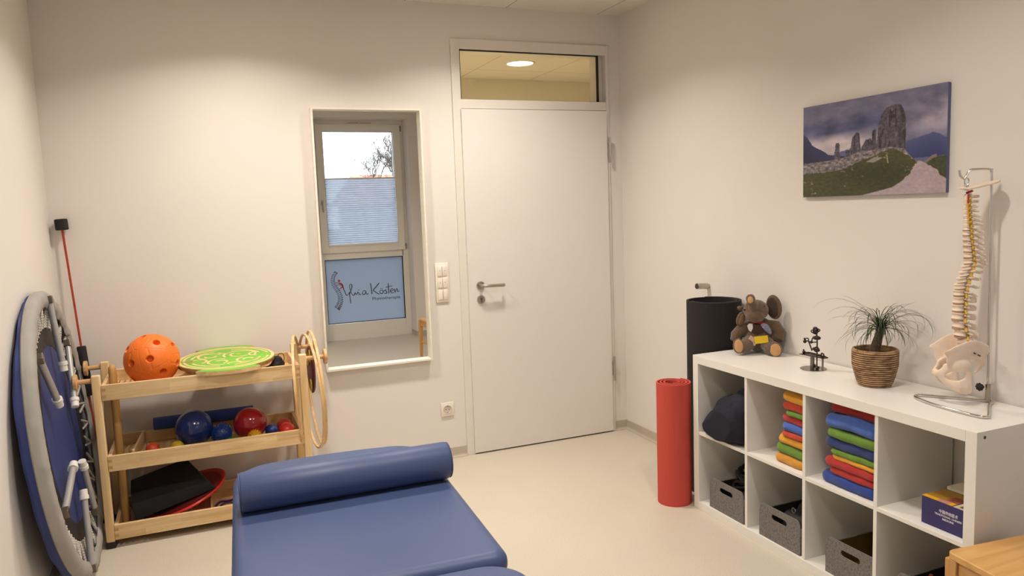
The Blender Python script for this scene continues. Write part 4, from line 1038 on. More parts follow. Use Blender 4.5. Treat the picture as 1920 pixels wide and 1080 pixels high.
text_mesh('MEDICINE', .0092, WT, 'spine_lettering', bs, TMx(-.100, .0360), .0002, 'CENTER', bold=.0003, sx=1.0)
b2 = thing('book', 'pale book lying behind the dark blue boxed set', 'book', (-.248, -2.562, ZS+.0005))
MB().bb(0, .12, 0, -.170, .003, .103).build('pages', pbr('paper', (214, 206, 188), .7), b2, bevel=.001)
MB().bb(-.001, .121, .001, -.171, .1031, .1055).build('front_cover', CR, b2, bevel=.001); MB().bb(-.001, .121, .001, -.171, 0, .003).build('back_cover', CR, b2, bevel=.001)
MB().bb(.04, .06, -.06, -.085, .1056, .1060).build('print_mark', pbr('print_grey', (120, 110, 120), .6), b2, smooth=False)

# ---- rolled mats
def rolled(name, lab, x, y, h, r_out, turns, th, mat, squash=1, ridges=0, rot=0, inner_gap=.0):
    t = thing(name, lab, 'rolled mat', (x, y, 0))
    n = int(turns*64); vs = []; inn = []
    for i in range(n+1):
        a = rot-2*pi*turns*i/n; rr = r_out-(th+inner_gap)*turns*i/n
        rg = .0007*sin(i/n*turns*2*pi*ridges) if ridges else 0
        for q in (0, 1):
            r0 = rr-(th if q else 0)+(rg if not q else 0)
            for z in (0, h): vs.append((r0*cos(a)*squash, r0*sin(a), z))
    fs = []
    for i in range(n):
        o, p = i*4, (i+1)*4
        fs += [(o, o+1, p+1, p), (o+2, p+2, p+3, o+3), (o+1, o+3, p+3, p+1), (o, p, p+2, o+2)]
    fs += [(0, 2, 3, 1), (n*4, n*4+1, n*4+3, n*4+2)]
    return MB().add(vs, fs).build('mat_sheet', mat, t, ang=45)
def ribbed(name, col, scale, dark):
    m, nt, b = base_mat(name); b.inputs['Roughness'].default_value = .85; b.inputs['Specular IOR Level'].default_value = .3
    tc = N(nt, 'ShaderNodeTexCoord'); g = N(nt, 'ShaderNodeSeparateXYZ'); nt.links.new(tc.outputs['Object'], g.inputs[0])
    at = N(nt, 'ShaderNodeMath', operation='ARCTAN2'); nt.links.new(g.outputs[1], at.inputs[0]); nt.links.new(g.outputs[0], at.inputs[1])
    mu = N(nt, 'ShaderNodeMath', operation='MULTIPLY'); mu.inputs[1].default_value = scale; nt.links.new(at.outputs[0], mu.inputs[0])
    si = N(nt, 'ShaderNodeMath', operation='SINE'); nt.links.new(mu.outputs[0], si.inputs[0])
    mr_ = N(nt, 'ShaderNodeMapRange'); mr_.inputs[1].default_value = -1; mr_.inputs[2].default_value = 1; nt.links.new(si.outputs[0], mr_.inputs[0])
    r = N(nt, 'ShaderNodeValToRGB'); r.color_ramp.elements[0].color = (*lin(dark), 1); r.color_ramp.elements[1].color = (*lin(col), 1)
    nt.links.new(mr_.outputs[0], r.inputs[0]); nt.links.new(r.outputs[0], b.inputs['Base Color'])
    bp = N(nt, 'ShaderNodeBump', Strength=.5, Distance=.0015); nt.links.new(mr_.outputs[0], bp.inputs['Height']); nt.links.new(bp.outputs[0], b.inputs['Normal'])
    return m
rolled('rolled_red_mat', 'rolled ribbed red exercise mat standing on the floor against the cube shelf', -.450, -1.202, .620, .093, 3.4, .0085, ribbed('red_mat', (210, 88, 76), 150, (194, 72, 62)), 1, 0, .5, .009)
rolled('rolled_black_mat', 'wide rolled black exercise mat standing in the corner behind the cube shelf', -.158, -1.146, 1.005, .150, 1.75, .011, ribbed('black_mat', (48, 44, 43), 170, (36, 33, 33)), 1, 0, 1.2, .010)

# ---- plush elephant
DU = V((.74, -.67, 0)).normalized(); DV = V((-.67, -.74, 0)).normalized()     # right in the photo, towards the viewer
K = .000328
el = thing('plush_elephant', 'brown plush elephant sitting on the far end of the cube shelf', 'plush toy', (-.125, -1.455, Hk))
EM = frame3((0, 0, 0), DU, DV, (0, 0, 1))
def E3(cx, cy, v=0): return V(((cx-430)*K, v, (985-cy)*K))
FUR = pbr('plush_brown', (98, 76, 55), .95, var=.16, vscale=70, bump=1, bscale=260, sheen=.35)
FURD = pbr('ear_lining', (62, 47, 37), .95, var=.15, vscale=60, bump=.6, bscale=240)
SOLE = pbr('sole_tan', (196, 150, 102), .9, var=.08, vscale=40, bump=.3, bscale=200, sheen=.2)
mb = MB()
def eb(cx, cy, v, ru, rv, rz_, rot=0):
    R_ = Matrix.Rotation(rot, 3, 'Y'); mb.ball(tuple(E3(cx, cy, v)), (ru*K, rv*K, rz_*K), 24, 16, EM, R_)
eb(430, 760, -.045, 215, 190, 215)          # belly
eb(440, 620, -.045, 195, 140, 160)          # chest
eb(392, 345, -.015, 180, 165, 160)          # head
eb(385, 410, .010, 140, 130, 105)           # cheeks / muzzle
eb(360, 270, .022, 72, 80, 105, -.15)       # trunk root over the face
eb(330, 200, .032, 62, 62, 85, -.2)
eb(322, 150, .036, 66, 50, 66)
# limbs
mb.tube([tuple(E3(330, 800, -.01)), tuple(E3(240, 860, .03)), tuple(E3(180, 860, .055))], [.033, .034, .030], 16, EM)
mb.tube([tuple(E3(520, 820, -.01)), tuple(E3(610, 880, .03)), tuple(E3(660, 888, .050))], [.033, .035, .031], 16, EM)
mb.ball(tuple(E3(155, 845, .055)), (85*K, 40*K, 118*K), 20, 12, EM, Matrix.Rotation(-.1, 3, 'Y')); mb.ball(tuple(E3(665, 885, .055)), (100*K, 40*K, 108*K), 20, 12, EM)
mb.tube([tuple(E3(540, 570, -.04)), tuple(E3(650, 600, -.035)), tuple(E3(715, 690, -.025)), tuple(E3(700, 780, -.005))], [.026, .036, .034, .024], 16, EM)   # big arm, photo right
mb.tube([tuple(E3(300, 600, -.04)), tuple(E3(180, 650, -.03)), tuple(E3(110, 720, -.02)), tuple(E3(90, 800, -.005))], [.024, .030, .028, .022], 16, EM)
eb(165, 320, -.03, 45, 25, 36)
remesh(mb, 'body', FUR, el, .0035, 2, lambda p: .0010*noise.noise(p*150)+.0012*noise.noise(p*380))
def ear(cx, cy, v, ru, rz_, rot, tw, name='ear'):
    mb = MB(); M_ = EM @ Matrix.Translation(E3(cx, cy, v)) @ Matrix.Rotation(tw, 4, 'Z') @ Matrix.Rotation(rot, 4, 'Y')
    mb.ball((0, 0, 0), (ru*K, .011, rz_*K), 28, 18, M_); e_ = mb.build(name, FUR, el)
    mb = MB(); mb.ball((-.004*(1 if cx > 400 else -1), .007, -.002), (ru*K*.74, .0065, rz_*K*.82), 24, 14, M_); mb.build('ear_lining', FURD if cx > 400 else pbr('ear_lining_tan', (124, 96, 66), .95), e_)
ear(643, 300, -.030, 122, 182, -.16, .45)
ear(172, 475, -.015, 62, 112, .35, -.5)
for cx, cy, ru, rz_ in ((158, 842, 62, 98), (668, 885, 78, 92)):
    MB().ball(tuple(E3(cx, cy, .0655)), (ru*K, .0045, rz_*K), 24, 12, EM, Matrix.Rotation(-.08, 3, 'Y')).build('foot_sole', SOLE, el)
MB().ball(tuple(E3(322, 165, .0505)), (40*K, .004, 52*K), 20, 10, EM).build('trunk_tip', SOLE, el)
for cx, cy in ((238, 322), (508, 278)):
    MB().ball(tuple(E3(cx, cy, .026 if cx < 400 else .014)), (.0042, .004, .0055), 14, 10, EM).build('eye', pbr('eye_black', (12, 10, 10), .15) if 'eye_black' not in bpy.data.materials else bpy.data.materials['eye_black'], el)
# neckerchief
SC = pbr('scarf_blue_white', (128, 128, 150), .85, var=.5, vscale=90, stretch=(1, 1, 3)); SR = pbr('scarf_red', (140, 22, 24), .85); SW = pbr('scarf_white', (206, 198, 192), .85, var=.1)
mb = MB(); mb.tube([tuple(E3(330+22*i, 518-10*sin(i*.45)*1.4, .022-.0022*abs(i-4))) for i in range(10)], .0075, 10, EM, flat=.7); sc1 = mb.build('neckerchief', SR, el)
def flap(pts, v0, th=.003):
    mb = MB(); n = len(pts); vs = [tuple(E3(x, y, v0+.004*sin(i*2.1))) for i, (x, y) in enumerate(pts)]+[tuple(E3(x, y, v0-th+.004*sin(i*2.1))) for i, (x, y) in enumerate(pts)]
    return mb.add(vs, [tuple(range(n)), tuple(range(2*n-1, n-1, -1))]+[(i, (i+1) % n, n+(i+1) % n, n+i) for i in range(n)], EM)
flap([(455, 545), (500, 512), (560, 540), (600, 600), (615, 665), (600, 690), (545, 650), (500, 605)], .018).build('neckerchief_corner', SC, sc1, smooth=False, bevel=.001)
flap([(272, 560), (300, 525), (350, 530), (352, 600), (325, 650), (290, 625)], .022).build('neckerchief_corner', SW, sc1, smooth=False, bevel=.001)
flap([(330, 540), (460, 540), (500, 640), (430, 690), (340, 670)], .0165).build('neckerchief_corner', pbr('scarf_dark', (62, 42, 34), .9, var=.2, vscale=80), sc1, smooth=False)
def card(cx, cy, w_, h, rot, v0, name, m, tiltv=.0):
    mb = MB(); mb.box((0, 0, 0), (w_*K, .0012, h*K), EM @ Matrix.Translation(E3(cx, cy, v0)) @ Matrix.Rotation(rot, 4, 'Y') @ Matrix.Rotation(tiltv, 4, 'X')); return mb.build(name, m, el, bevel=.0004)
tg = card(350, 775, 130, 110, .5, .033, 'paper_tag', pbr('tag_pale', (190, 160, 140), .6, var=.2, vscale=90))
tg2 = card(472, 752, 190, 108, -.14, .040, 'yellow_tag', pbr('tag_yellow', (222, 184, 20), .5, var=.06))

# ---- metal figurine
K2 = .000222
fg = thing('metal_figurine', 'small dark welded metal figurine of a masseur at a treatment bench', 'figurine', (-.152, -1.838, Hk))
DR = V((.62, -.78, 0)).normalized(); DF = V((-.78, -.62, 0)).normalized()
GM = frame3((0, 0, 0), DR, DF, (0, 0, 1))
IRON = pbr('welded_iron', (70, 60, 58), .32, metal=.85, var=.25, vscale=200)
IRONB = pbr('base_steel', (128, 120, 112), .25, metal=.9)
def F3(cx, cy, v=0): return V(((cx-355)*K2, v, (975-cy)*K2))
MB().lathe([(0, 0), (.055, 0), (.055, .0016), (0, .0016)], 48, GM).build('base_plate', IRONB, fg)
MB().tube([tuple(F3(335, 960, .0)), tuple(F3(335, 745, .0))], .0092, 20, GM).build('column', IRONB, fg)
bd_ = V((.35, .30)).normalized()
# bench runs along the shelf (towards the stool): world -Y
def bp3(t, z, s=0): 
    w_ = V((-.004, .066, 0))*(1-t)+V((.004, -.066, 0))*t+V((s, 0, 0)); return V((w_.x, w_.y, z))
mb = MB(); zb = .0555
mb.add([bp3(0, zb, -.014), bp3(1, zb, -.014), bp3(1, zb, .014), bp3(0, zb, .014), bp3(0, zb+.003, -.014), bp3(1, zb+.003, -.014), bp3(1, zb+.003, .014), bp3(0, zb+.003, .014)], [(0, 1, 2, 3), (4, 7, 6, 5), (0, 4, 5, 1), (1, 5, 6, 2), (2, 6, 7, 3), (3, 7, 4, 0)])
mb.tube([bp3(.86, .001), bp3(.86, zb)], .0022, 8); mb.tube([bp3(.97, zb+.004, -.01), bp3(.97, zb+.012, -.01)], .002, 8)
mb.build('bench', IRON, fg)
mb = MB()
def nut(c_, r, M_=None, ax='x', n=24):
    mb.tube([V(c_)+V((r*cos(2*pi*i/n) if ax != 'x' else 0, r*sin(2*pi*i/n), r*cos(2*pi*i/n) if ax == 'x' else 0)) for i in range(n)], r*.42, 8, M_, closed=True)
for t in (.22, .34, .44, .56, .66, .76): nut(bp3(t, zb+.010), .0065, None, 'y')
mb.tube(catmull([bp3(.10, zb+.006), bp3(.3, zb+.012), bp3(.5, zb+.012), bp3(.75, zb+.010), bp3(.92, zb+.006)], 5), .0035, 8)
mb.tube([bp3(.08, zb+.002), bp3(.08, zb+.022)], .0034, 8); mb.ball(bp3(.10, zb+.010), .0075, 12, 8); nut(bp3(.84, zb+.012, .004), .007, None, 'x'); mb.tube([bp3(.88, zb+.006, -.008), bp3(.88, zb+.024, -.008)], .0026, 8); mb.tube([bp3(.9, zb+.008, .006), bp3(1.04, zb+.004, .006)], .0026, 8)
mb.build('lying_figure', IRON, fg)
mb = MB()
mb.tube([F3(425, 960, .012), F3(425, 700, .012), F3(428, 470, .012), F3(428, 360, .012)], .0031, 10, GM)
mb.tube([F3(430, 345, .012), F3(415, 270, .012)], .003, 8, GM)
mb.ball(F3(400, 205, .012), .0125, 14, 10, GM); 
for cx, cy, r in ((355, 215, .008), (445, 190, .0075), (395, 160, .008), (395, 235, .009)): mb.tube([F3(cx, cy, .018)+V((r*cos(2*pi*i/20), .3*r*sin(2*pi*i/20), r*sin(2*pi*i/20)*.8)) for i in range(20)], .0024, 7, GM, closed=True)
mb.ball(F3(415, 345, .012), (.0165, .008, .0095), 14, 10, GM); mb.ball(F3(460, 350, .012), (.008, .006, .007), 12, 8, GM)
mb.ball(F3(415, 575, .012), .0125, 14, 10, GM); mb.ball(F3(455, 585, .018), .007, 12, 8, GM); mb.ball(F3(370, 560, .018), .007, 12, 8, GM)
mb.tube(catmull([F3(400, 350, .016), F3(350, 350, .018), F3(335, 400, .02), F3(325, 430, .02)], 5), .0026, 8, GM)
mb.tube([F3(430, 430, .012), F3(325, 435, .02), F3(245, 405, .02)], .0026, 8, GM); mb.ball(F3(325, 430, .02), .0065, 12, 8, GM)
mb.tube([F3(270, 405, .02), F3(300, 500, .014), F3(330, 610, .006)], .003, 8, GM)
mb.ball(F3(205, 425, .02), .0075, 12, 8, GM); mb.tube([F3(245, 385, .02)+V((.0065*cos(2*pi*i/20), 0, .0065*sin(2*pi*i/20))) for i in range(20)], .0025, 7, GM, closed=True); mb.tube([F3(200, 420, .02), F3(198, 350, .02)], .0028, 8, GM)
mb.ball(F3(430, 935, .012), (.011, .012, .007), 12, 8, GM); mb.ball(F3(385, 900, .012), (.005, .005, .008), 10, 8, GM)
mb.build('standing_figure', IRON, fg)
MB().lathe([(0, 0), (.004, 0), (.004, .0505), (0, .0505)], 10, Matrix.Translation(bp3(.88, .0012))).build('bench_leg', IRONB, fg)

# ---- ponytail palm in rattan pot
pl_ = thing('ponytail_palm', 'small ponytail palm with thin arching leaves in a ringed rattan pot', 'potted plant', (-.166, -2.176, Hk))
def rattan():
    m, nt, b = base_mat('rattan_rings'); b.inputs['Roughness'].default_value = .55
    tc = N(nt, 'ShaderNodeTexCoord'); n1 = N(nt, 'ShaderNodeTexNoise', Scale=28, Detail=4); mp = N(nt, 'ShaderNodeMapping'); mp.inputs['Scale'].default_value = (1, 1, 3)
    nt.links.new(tc.outputs['Object'], mp.inputs[0]); nt.links.new(mp.outputs[0], n1.inputs['Vector']); r = N(nt, 'ShaderNodeValToRGB'); e = r.color_ramp.elements
    e[0].position = .34; e[0].color = (*lin((116, 80, 50)), 1); e[1].position = .60; e[1].color = (*lin((186, 150, 104)), 1)
    nt.links.new(n1.outputs['Fac'], r.inputs['Fac']); nt.links.new(r.outputs[0], b.inputs['Base Color']); return m
RAT = rattan(); RATD = pbr('rattan_gap', (58, 34, 22), .8)
def potr(z): return .0555+.0275*min(1, (z/.085))**.62 if z < .085 else .083+.001*sin((z-.085)*20)
mb = MB(); prof = []; nr = 17; hp = .142
for i in range(nr):
    zc = hp*(i+.5)/nr; rr = potr(zc)
    for q in range(7):
        a = -pi/2+pi*q/6; prof.append((rr-.0012+.0034*cos(a), zc+hp/nr*.44*sin(a)))
prof = [(0, 0), (potr(0)-.003, 0)]+prof+[(potr(hp)-.001, hp), (potr(hp)-.008, hp), (potr(hp)-.008, hp-.012), (potr(hp)-.008, hp-.03)]
mb.lathe(prof, 72); pot = mb.build('rattan_pot', RAT, pl_, ang=70)
mb = MB()
for i in range(1, nr): 
    zc = hp*i/nr; n = 72; mb.tube([((potr(zc)+.0002)*cos(2*pi*j/n), (potr(zc)+.0002)*sin(2*pi*j/n), zc) for j in range(n)], .0017, 6, closed=True)
mb.build('ring_gaps', RATD, pot)
MB().tube([(.079*cos(2*pi*i/60), .079*sin(2*pi*i/60), hp+.001) for i in range(60)], .0045, 10, closed=True).build('rim', RAT, pot)
MB().lathe([(0, hp-.014), (.076, hp-.018)], 40).build('soil', pbr('soil', (48, 36, 28), .95, bump=1, bscale=120, var=.3, vscale=90), pot)
BARK = pbr('palm_bark', (92, 72, 56), .85, var=.25, vscale=80, bump=.8, bscale=120)
trk = catmull([V((0, 0, hp-.02)), V((0, 0, hp+.0)), DU*.006+V((0, 0, hp+.03)), DU*.014+V((0, 0, hp+.058)), DU*.018+V((0, 0, hp+.078))], 6)
mb = MB(); mb.tube(trk, [.024-.0115*(i/(len(trk)-1))**.8 for i in range(len(trk))], 16); mb.ball(tuple(trk[-1]), (.017, .017, .014)); mb.build('trunk', BARK, pl_)
LEAF = pbr('palm_leaf', (46, 64, 28), .45, var=.25, vscale=30)
mb = MB(); rnd = random.Random(5); top = trk[-1]
def leaf_(az_, L, up, w_, curl, top=top):
    dh = V((cos(az_), sin(az_), 0)); p = top+V((rnd.uniform(-.009, .009), rnd.uniform(-.009, .009), rnd.uniform(-.004, .010))); pts = [p.copy()]; el_ = up; nseg = 14
    sw = rnd.uniform(-.05, .05)
    for i in range(nseg):
        el_ -= curl*(.35+1.3*i/nseg)/nseg; dh = (Matrix.Rotation(sw, 3, 'Z') @ dh)
        p = p+(dh*cos(el_)+V((0, 0, 1))*sin(el_))*L/nseg
        if p.x > .158: p.x = .158
        if (pl_.location.z+p.z) < Hk+.02 : p.z = .02
        pts.append(p.copy())
    side = dh.cross(V((0, 0, 1))).normalized(); vs = []
    for i, q in enumerate(pts):
        ww_ = w_*(1-.15*(i/nseg))*(1 if i < nseg-3 else (nseg-i)/3.0+.04); vs += [q-side*ww_, q+V((0, 0, -ww_*.5)), q+side*ww_]
    mb.add(vs, [(3*i+a, 3*i+a+1, 3*i+a+4, 3*i+a+3) for i in range(nseg) for a in (0, 1)])
for i in range(150):
    az_ = rnd.uniform(0, 2*pi); d_ = V((cos(az_), sin(az_), 0)).dot(DU)
    L = rnd.uniform(.10, .225)*(1 if abs(d_) > .4 else .85); leaf_(az_, L, rnd.uniform(.15, 1.45), rnd.uniform(.0011, .0019), rnd.uniform(.9, 3.4))
adu = atan2(DU.y, DU.x)
leaf_(adu+pi+.1, .33, 1.1, .0017, 2.2); leaf_(adu+pi-.3, .26, 1.1, .0017, 2.3); leaf_(adu-.1, .29, 1.0, .0018, 3.2); leaf_(adu+.15, .28, 1.0, .0018, 3.0); leaf_(adu-.35, .28, 1.05, .0017, 3.2); leaf_(adu+2.6, .17, 1.54, .0016, .3); leaf_(adu-.2, .26, 1.2, .0017, 3.4)
mb.build('leaves', LEAF, pl_, ang=80, merge=False)

# ---- spine model and its stand
HX, HY = -.135, -2.51
sa = V((-.862, .507, 0)).normalized(); sl = V((-.507, -.862, 0)).normalized()
SM = frame3((0, 0, 0), sa, sl, (0, 0, 1))          # x anterior, y towards the viewer, z up
sd = thing('anatomy_stand', 'chrome wire stand with a curved loop base holding up the spine model', 'stand', (HX, HY, Hk))
P3 = lambda a_, l_, z_: sa*a_+sl*l_+V((0, 0, z_))
wl = lambda x, y, z: V((x-HX, y-HY, z-Hk))
pole0 = wl(-.046, -2.556, .775)
mb = MB(); pts = catmull([wl(-.046, -2.556, .80), wl(-.050, -2.553, 1.20), wl(-.054, -2.551, 1.560), wl(-.0555, -2.550, 1.583), wl(-.064, -2.546, 1.592), wl(-.10, -2.528, 1.593), wl(-.118, -2.519, 1.590), wl(-.130, -2.513, 1.570), wl(-.137, -2.509, 1.562), wl(-.146, -2.504, 1.572), wl(-.150, -2.502, 1.592)], 8)
mb.tube(pts, .0042, 12); mb.build('pole_hook', CHROME, sd)
mb = MB(); mb.tube([wl(-.046, -2.556, .772), wl(-.046, -2.556, .835)], .0085, 14); mb.build('pole_socket', pbr('socket_steel', (170, 160, 148), .3, metal=.9), sd)
mb = MB(); mb.tube([wl(-.060, -2.549, .826), wl(-.072, -2.543, .826)], [.006, .0115], 12); 
for i in range(8): a = 2*pi*i/8; mb.ball(wl(-.072, -2.543, .826)+V((.0, .0105*cos(a), .0105*sin(a))), .0048, 8, 6)
mb.ball(wl(-.072, -2.543, .826), .0118, 14, 10); mb.build('clamp_knob', BLACKP, sd)
mb = MB(); zb = .0055
bp_pts = [wl(-.046, -2.572, .7755), wl(-.10, -2.600, .7755), wl(-.215, -2.680, .7755), wl(-.236, -2.690, .7755), wl(-.250, -2.668, .7755), wl(-.252, -2.60, .7755), wl(-.244, -2.50, .7755), wl(-.222, -2.420, .7755), wl(-.200, -2.388, .7755), wl(-.178, -2.386, .7755), wl(-.155, -2.410, .7755), wl(-.095, -2.485, .7755), wl(-.052, -2.548, .7755)]
mb.tube(catmull(bp_pts, 7, True), .0052, 12, closed=True); mb.build('loop_base', CHROME, sd)

sm_ = thing('spine_model', 'ivory anatomical spine model with pelvis hanging from the chrome stand', 'anatomical model', (HX, HY, Hk))
BONE = pbr('bone_ivory', (232, 212, 192), .45, var=.06, vscale=30, bump=.15, bscale=120, sub=.1); DISC = pbr('disc_tan', (176, 144, 112), .5); NERV = pbr('nerve_yellow', (216, 168, 22), .4); ART = pbr('artery_red', (178, 42, 26), .4)
prof_ = [(1.500, -.008), (1.494, -.007), (1.448, -.008), (1.415, -.011), (1.378, -.012), (1.340, -.016), (1.312, -.019), (1.279, -.021), (1.256, -.015), (1.229, -.005), (1.201, .003), (1.176, .007), (1.144, .008), (1.114, .009), (1.081, .009), (1.049, .004), (1.015, -.002)]
def aof(z):
    for (z1, a1), (z2, a2) in zip(prof_, prof_[1:]):
        if z1 >= z >= z2: return a1+(a2-a1)*(z1-z)/(z1-z2+1e-9)
    return prof_[0][1] if z > prof_[0][0] else prof_[-1][1]
zz = 1.508; levels = []
sizes = [.0165]*7+[.0185+.0006*i for i in range(12)]+[.0290, .0305, .0315, .0325, .0325]
tot = sum(sizes); span = 1.508-1.008
for i, s_ in enumerate(sizes):
    h = s_/tot*span; levels.append((zz-h/2, h, i)); zz -= h
for zc, h, i in levels:
    a_ = aof(zc); f = i/23; rx = .0075+.0125*f; ry = .0095+.0145*f          # body radii (ant-post, lateral)
    tilt_ = (aof(zc-.01)-aof(zc+.01))/.02
    M_ = SM @ Matrix.Translation((a_, 0, zc-Hk)) @ Matrix.Rotation(tilt_*.9, 4, 'Y')
    mb = MB(); hb = h*.74
    mb.lathe([(0, -hb/2), (1.0, -hb/2), (1.05, -hb*.40), (.90, -hb*.15), (.88, 0), (.90, hb*.15), (1.05, hb*.40), (1.0, hb/2), (0, hb/2)], 24, M_ @ Matrix.Diagonal((rx, ry, 1, 1)))
    # arch, transverse and spinous processes
    for s in (-1, 1):
        mb.tube([(-rx*.7, s*ry*.6, hb*.1), (-rx-.004, s*ry*.75, hb*.1), (-rx-.010, s*ry*.35, 0), (-rx-.012, 0, -hb*.1)], [.0030+.001*f]*4, 8, M_)
        tl_ = ry+.006+(.010*f)
        mb.tube([(-rx-.003, s*ry*.7, 0), (-rx-.006-.006*(i > 6)*(i < 19), s*tl_, .001)], [.0034, .0026], 8, M_)
        mb.ball((-rx-.006, s*ry*.62, hb*.42), (.0035, .003, .0055), 10, 6, M_); mb.ball((-rx-.007, s*ry*.62, -hb*.42), (.0035, .003, .0055), 10, 6, M_)
    if i < 2: ln, dr, hh = .016, -.001, .0042
    elif i < 7: ln, dr, hh = .014+.0025*(i-2), -.002, .0040
    elif i < 19: ln, dr, hh = .027, -.018+.001*abs(i-13), .0042
    else: ln, dr, hh = .024, -.003, .0088
    hh *= 1.25; ln_ = ln+.008; ang_ = atan2(-dr, ln)
    mb.rbox((-rx-.006-ln_/2, 0, dr*.5-.001), (ln_, .0052, hh*2), .0024, 2, M_, Matrix.Rotation(-ang_, 3, 'Y'))
    mb.ball((-rx-.007-ln_, 0, dr-.001), (.0042, .0046, hh*.95), 12, 8, M_)
    for s in (-1, 1): mb.ball((-rx-.009, s*ry*.52, -.0005), (.0062, .0052, h*.36), 12, 8, M_)
    vb = mb.build('vertebra', BONE, sm_, ang=50)
    if i < 23:
        MB().lathe([(0, -h*.16), (.93, -h*.16), (.98, 0), (.93, h*.16), (0, h*.16)], 24, M_ @ Matrix.Translation((0, 0, -h/2)) @ Matrix.Diagonal((rx, ry, 1, 1))).build('intervertebral_disc', DISC if i > 6 else BONE, vb)
    mb = MB()
    for s in (-1, 1):
        c1 = V((-rx-.001, s*ry*.55, -h*.35)); mb.tube(catmull([c1, c1+V((.001, s*.005, -.001)), c1+V((.003, s*(.010+.004*f), -.006-.006*f))], 4), [.0034+.0010*f]*4+[.0028+.0008*f]*5, 8, M_)
    mb.build('nerve_root', NERV, vb)
    if i < 7:
        mb = MB(); 
        for s in (-1, 1): mb.tube([(-rx*.3, s*(ry+.001), -h/2), (-rx*.1, s*(ry+.003), 0), (-rx*.3, s*(ry+.001), h/2)], .0022, 8, M_)
        mb.build('vertebral_artery', ART if i < 2 else NERV, vb)
# skull base plate
mb = MB(); pts = [(.020, 1.536), (.006, 1.531), (-.010, 1.533), (-.030, 1.540), (-.055, 1.551), (-.085, 1.560), (-.108, 1.563), (-.112, 1.559), (-.098, 1.548), (-.075, 1.538), (-.05, 1.532), (-.025, 1.526), (0, 1.521), (.012, 1.526)]
def occ(u, v):
    a_ = .024-.136*u; base = 1.527+.003*(u < .2)+.028*max(0, u-.2)**1.0*1.15; wd_ = .040*sqrt(max(0, 1-(2*u-1)**2))**.7*(.6+.6*u); y = (v-.5)*2*wd_
    return (a_, y, base-Hk+.010*(abs(y)/.04)**2*(-.3))
mb.sheet(occ, 24, 14, SM)
oc = mb.build('occipital_plate', BONE, sm_, ang=80); md = oc.modifiers.new('s', 'SOLIDIFY'); md.thickness = .0075; md.offset = 0
md = oc.modifiers.new('b', 'SUBSURF'); md.levels = 1; md.render_levels = 1
MB().tube([P3(-.010, -.004, 1.512-Hk), P3(-.024, .010, 1.520-Hk)], [.005, .004], 10).build('red_marker', ART, sm_)
mb = MB(); mb.tube([P3(-.008, 0, 1.520-Hk), P3(-.008, 0, 1.541-Hk)], .0075, 14); loop_ = [P3(-.008+.0072*cos(2*pi*i/24), 0, 1.5525-Hk+.0115*sin(2*pi*i/24)) for i in range(24)]; mb.tube(loop_, .0022, 8, closed=True); mb.build('hanger_loop', CHROME, sm_)
# pelvis : two iliac wings, pubic arch, sacrum — one continuous bone
mb = MB()
def plate(pts, y_fn, th):
    """outline in (a,z) metres world-z; thick plate bowed laterally by y_fn"""
    n = len(pts); ca = sum(p[0] for p in pts)/n; cz = sum(p[1] for p in pts)/n
    vs = []; fs = []; R_ = 5
    for side in (-1, 1):
        for r in range(R_+1):
            for a_, z_ in pts:
                f = r/R_; A_, Z_ = ca+(a_-ca)*f, cz+(z_-cz)*f
                t_ = th/2*(1 if f < .75 else 1.0-.55*(f-.75)/.25); vs.append((A_, y_fn(A_, Z_)+side*t_, Z_-Hk))
    o_ = (R_+1)*n
    for s, off in ((0, 0), (1, o_)):
        for r in range(R_):
            for i in range(n): fs.append((off+r*n+i, off+r*n+(i+1) % n, off+(r+1)*n+(i+1) % n, off+(r+1)*n+i))
    for i in range(n): fs.append((R_*n+i, R_*n+(i+1) % n, o_+R_*n+(i+1) % n, o_+R_*n+i))
    mb.add(vs, fs, SM)
sh = lambda a_, z_: (a_+.013, z_+.012)
wing = [sh(*q) for q in [(-.058, .990), (-.034, .997), (-.010, .995), (.018, .982), (.044, .966), (.060, .958), (.066, .948), (.056, .942), (.050, .930), (.050, .915), (.046, .898), (.030, .885), (.000, .882), (-.018, .895), (-.024, .912), (-.030, .922), (-.048, .926), (-.062, .926), (-.080, .934), (-.089, .952), (-.082, .975)]]
hc = (.030, .877)
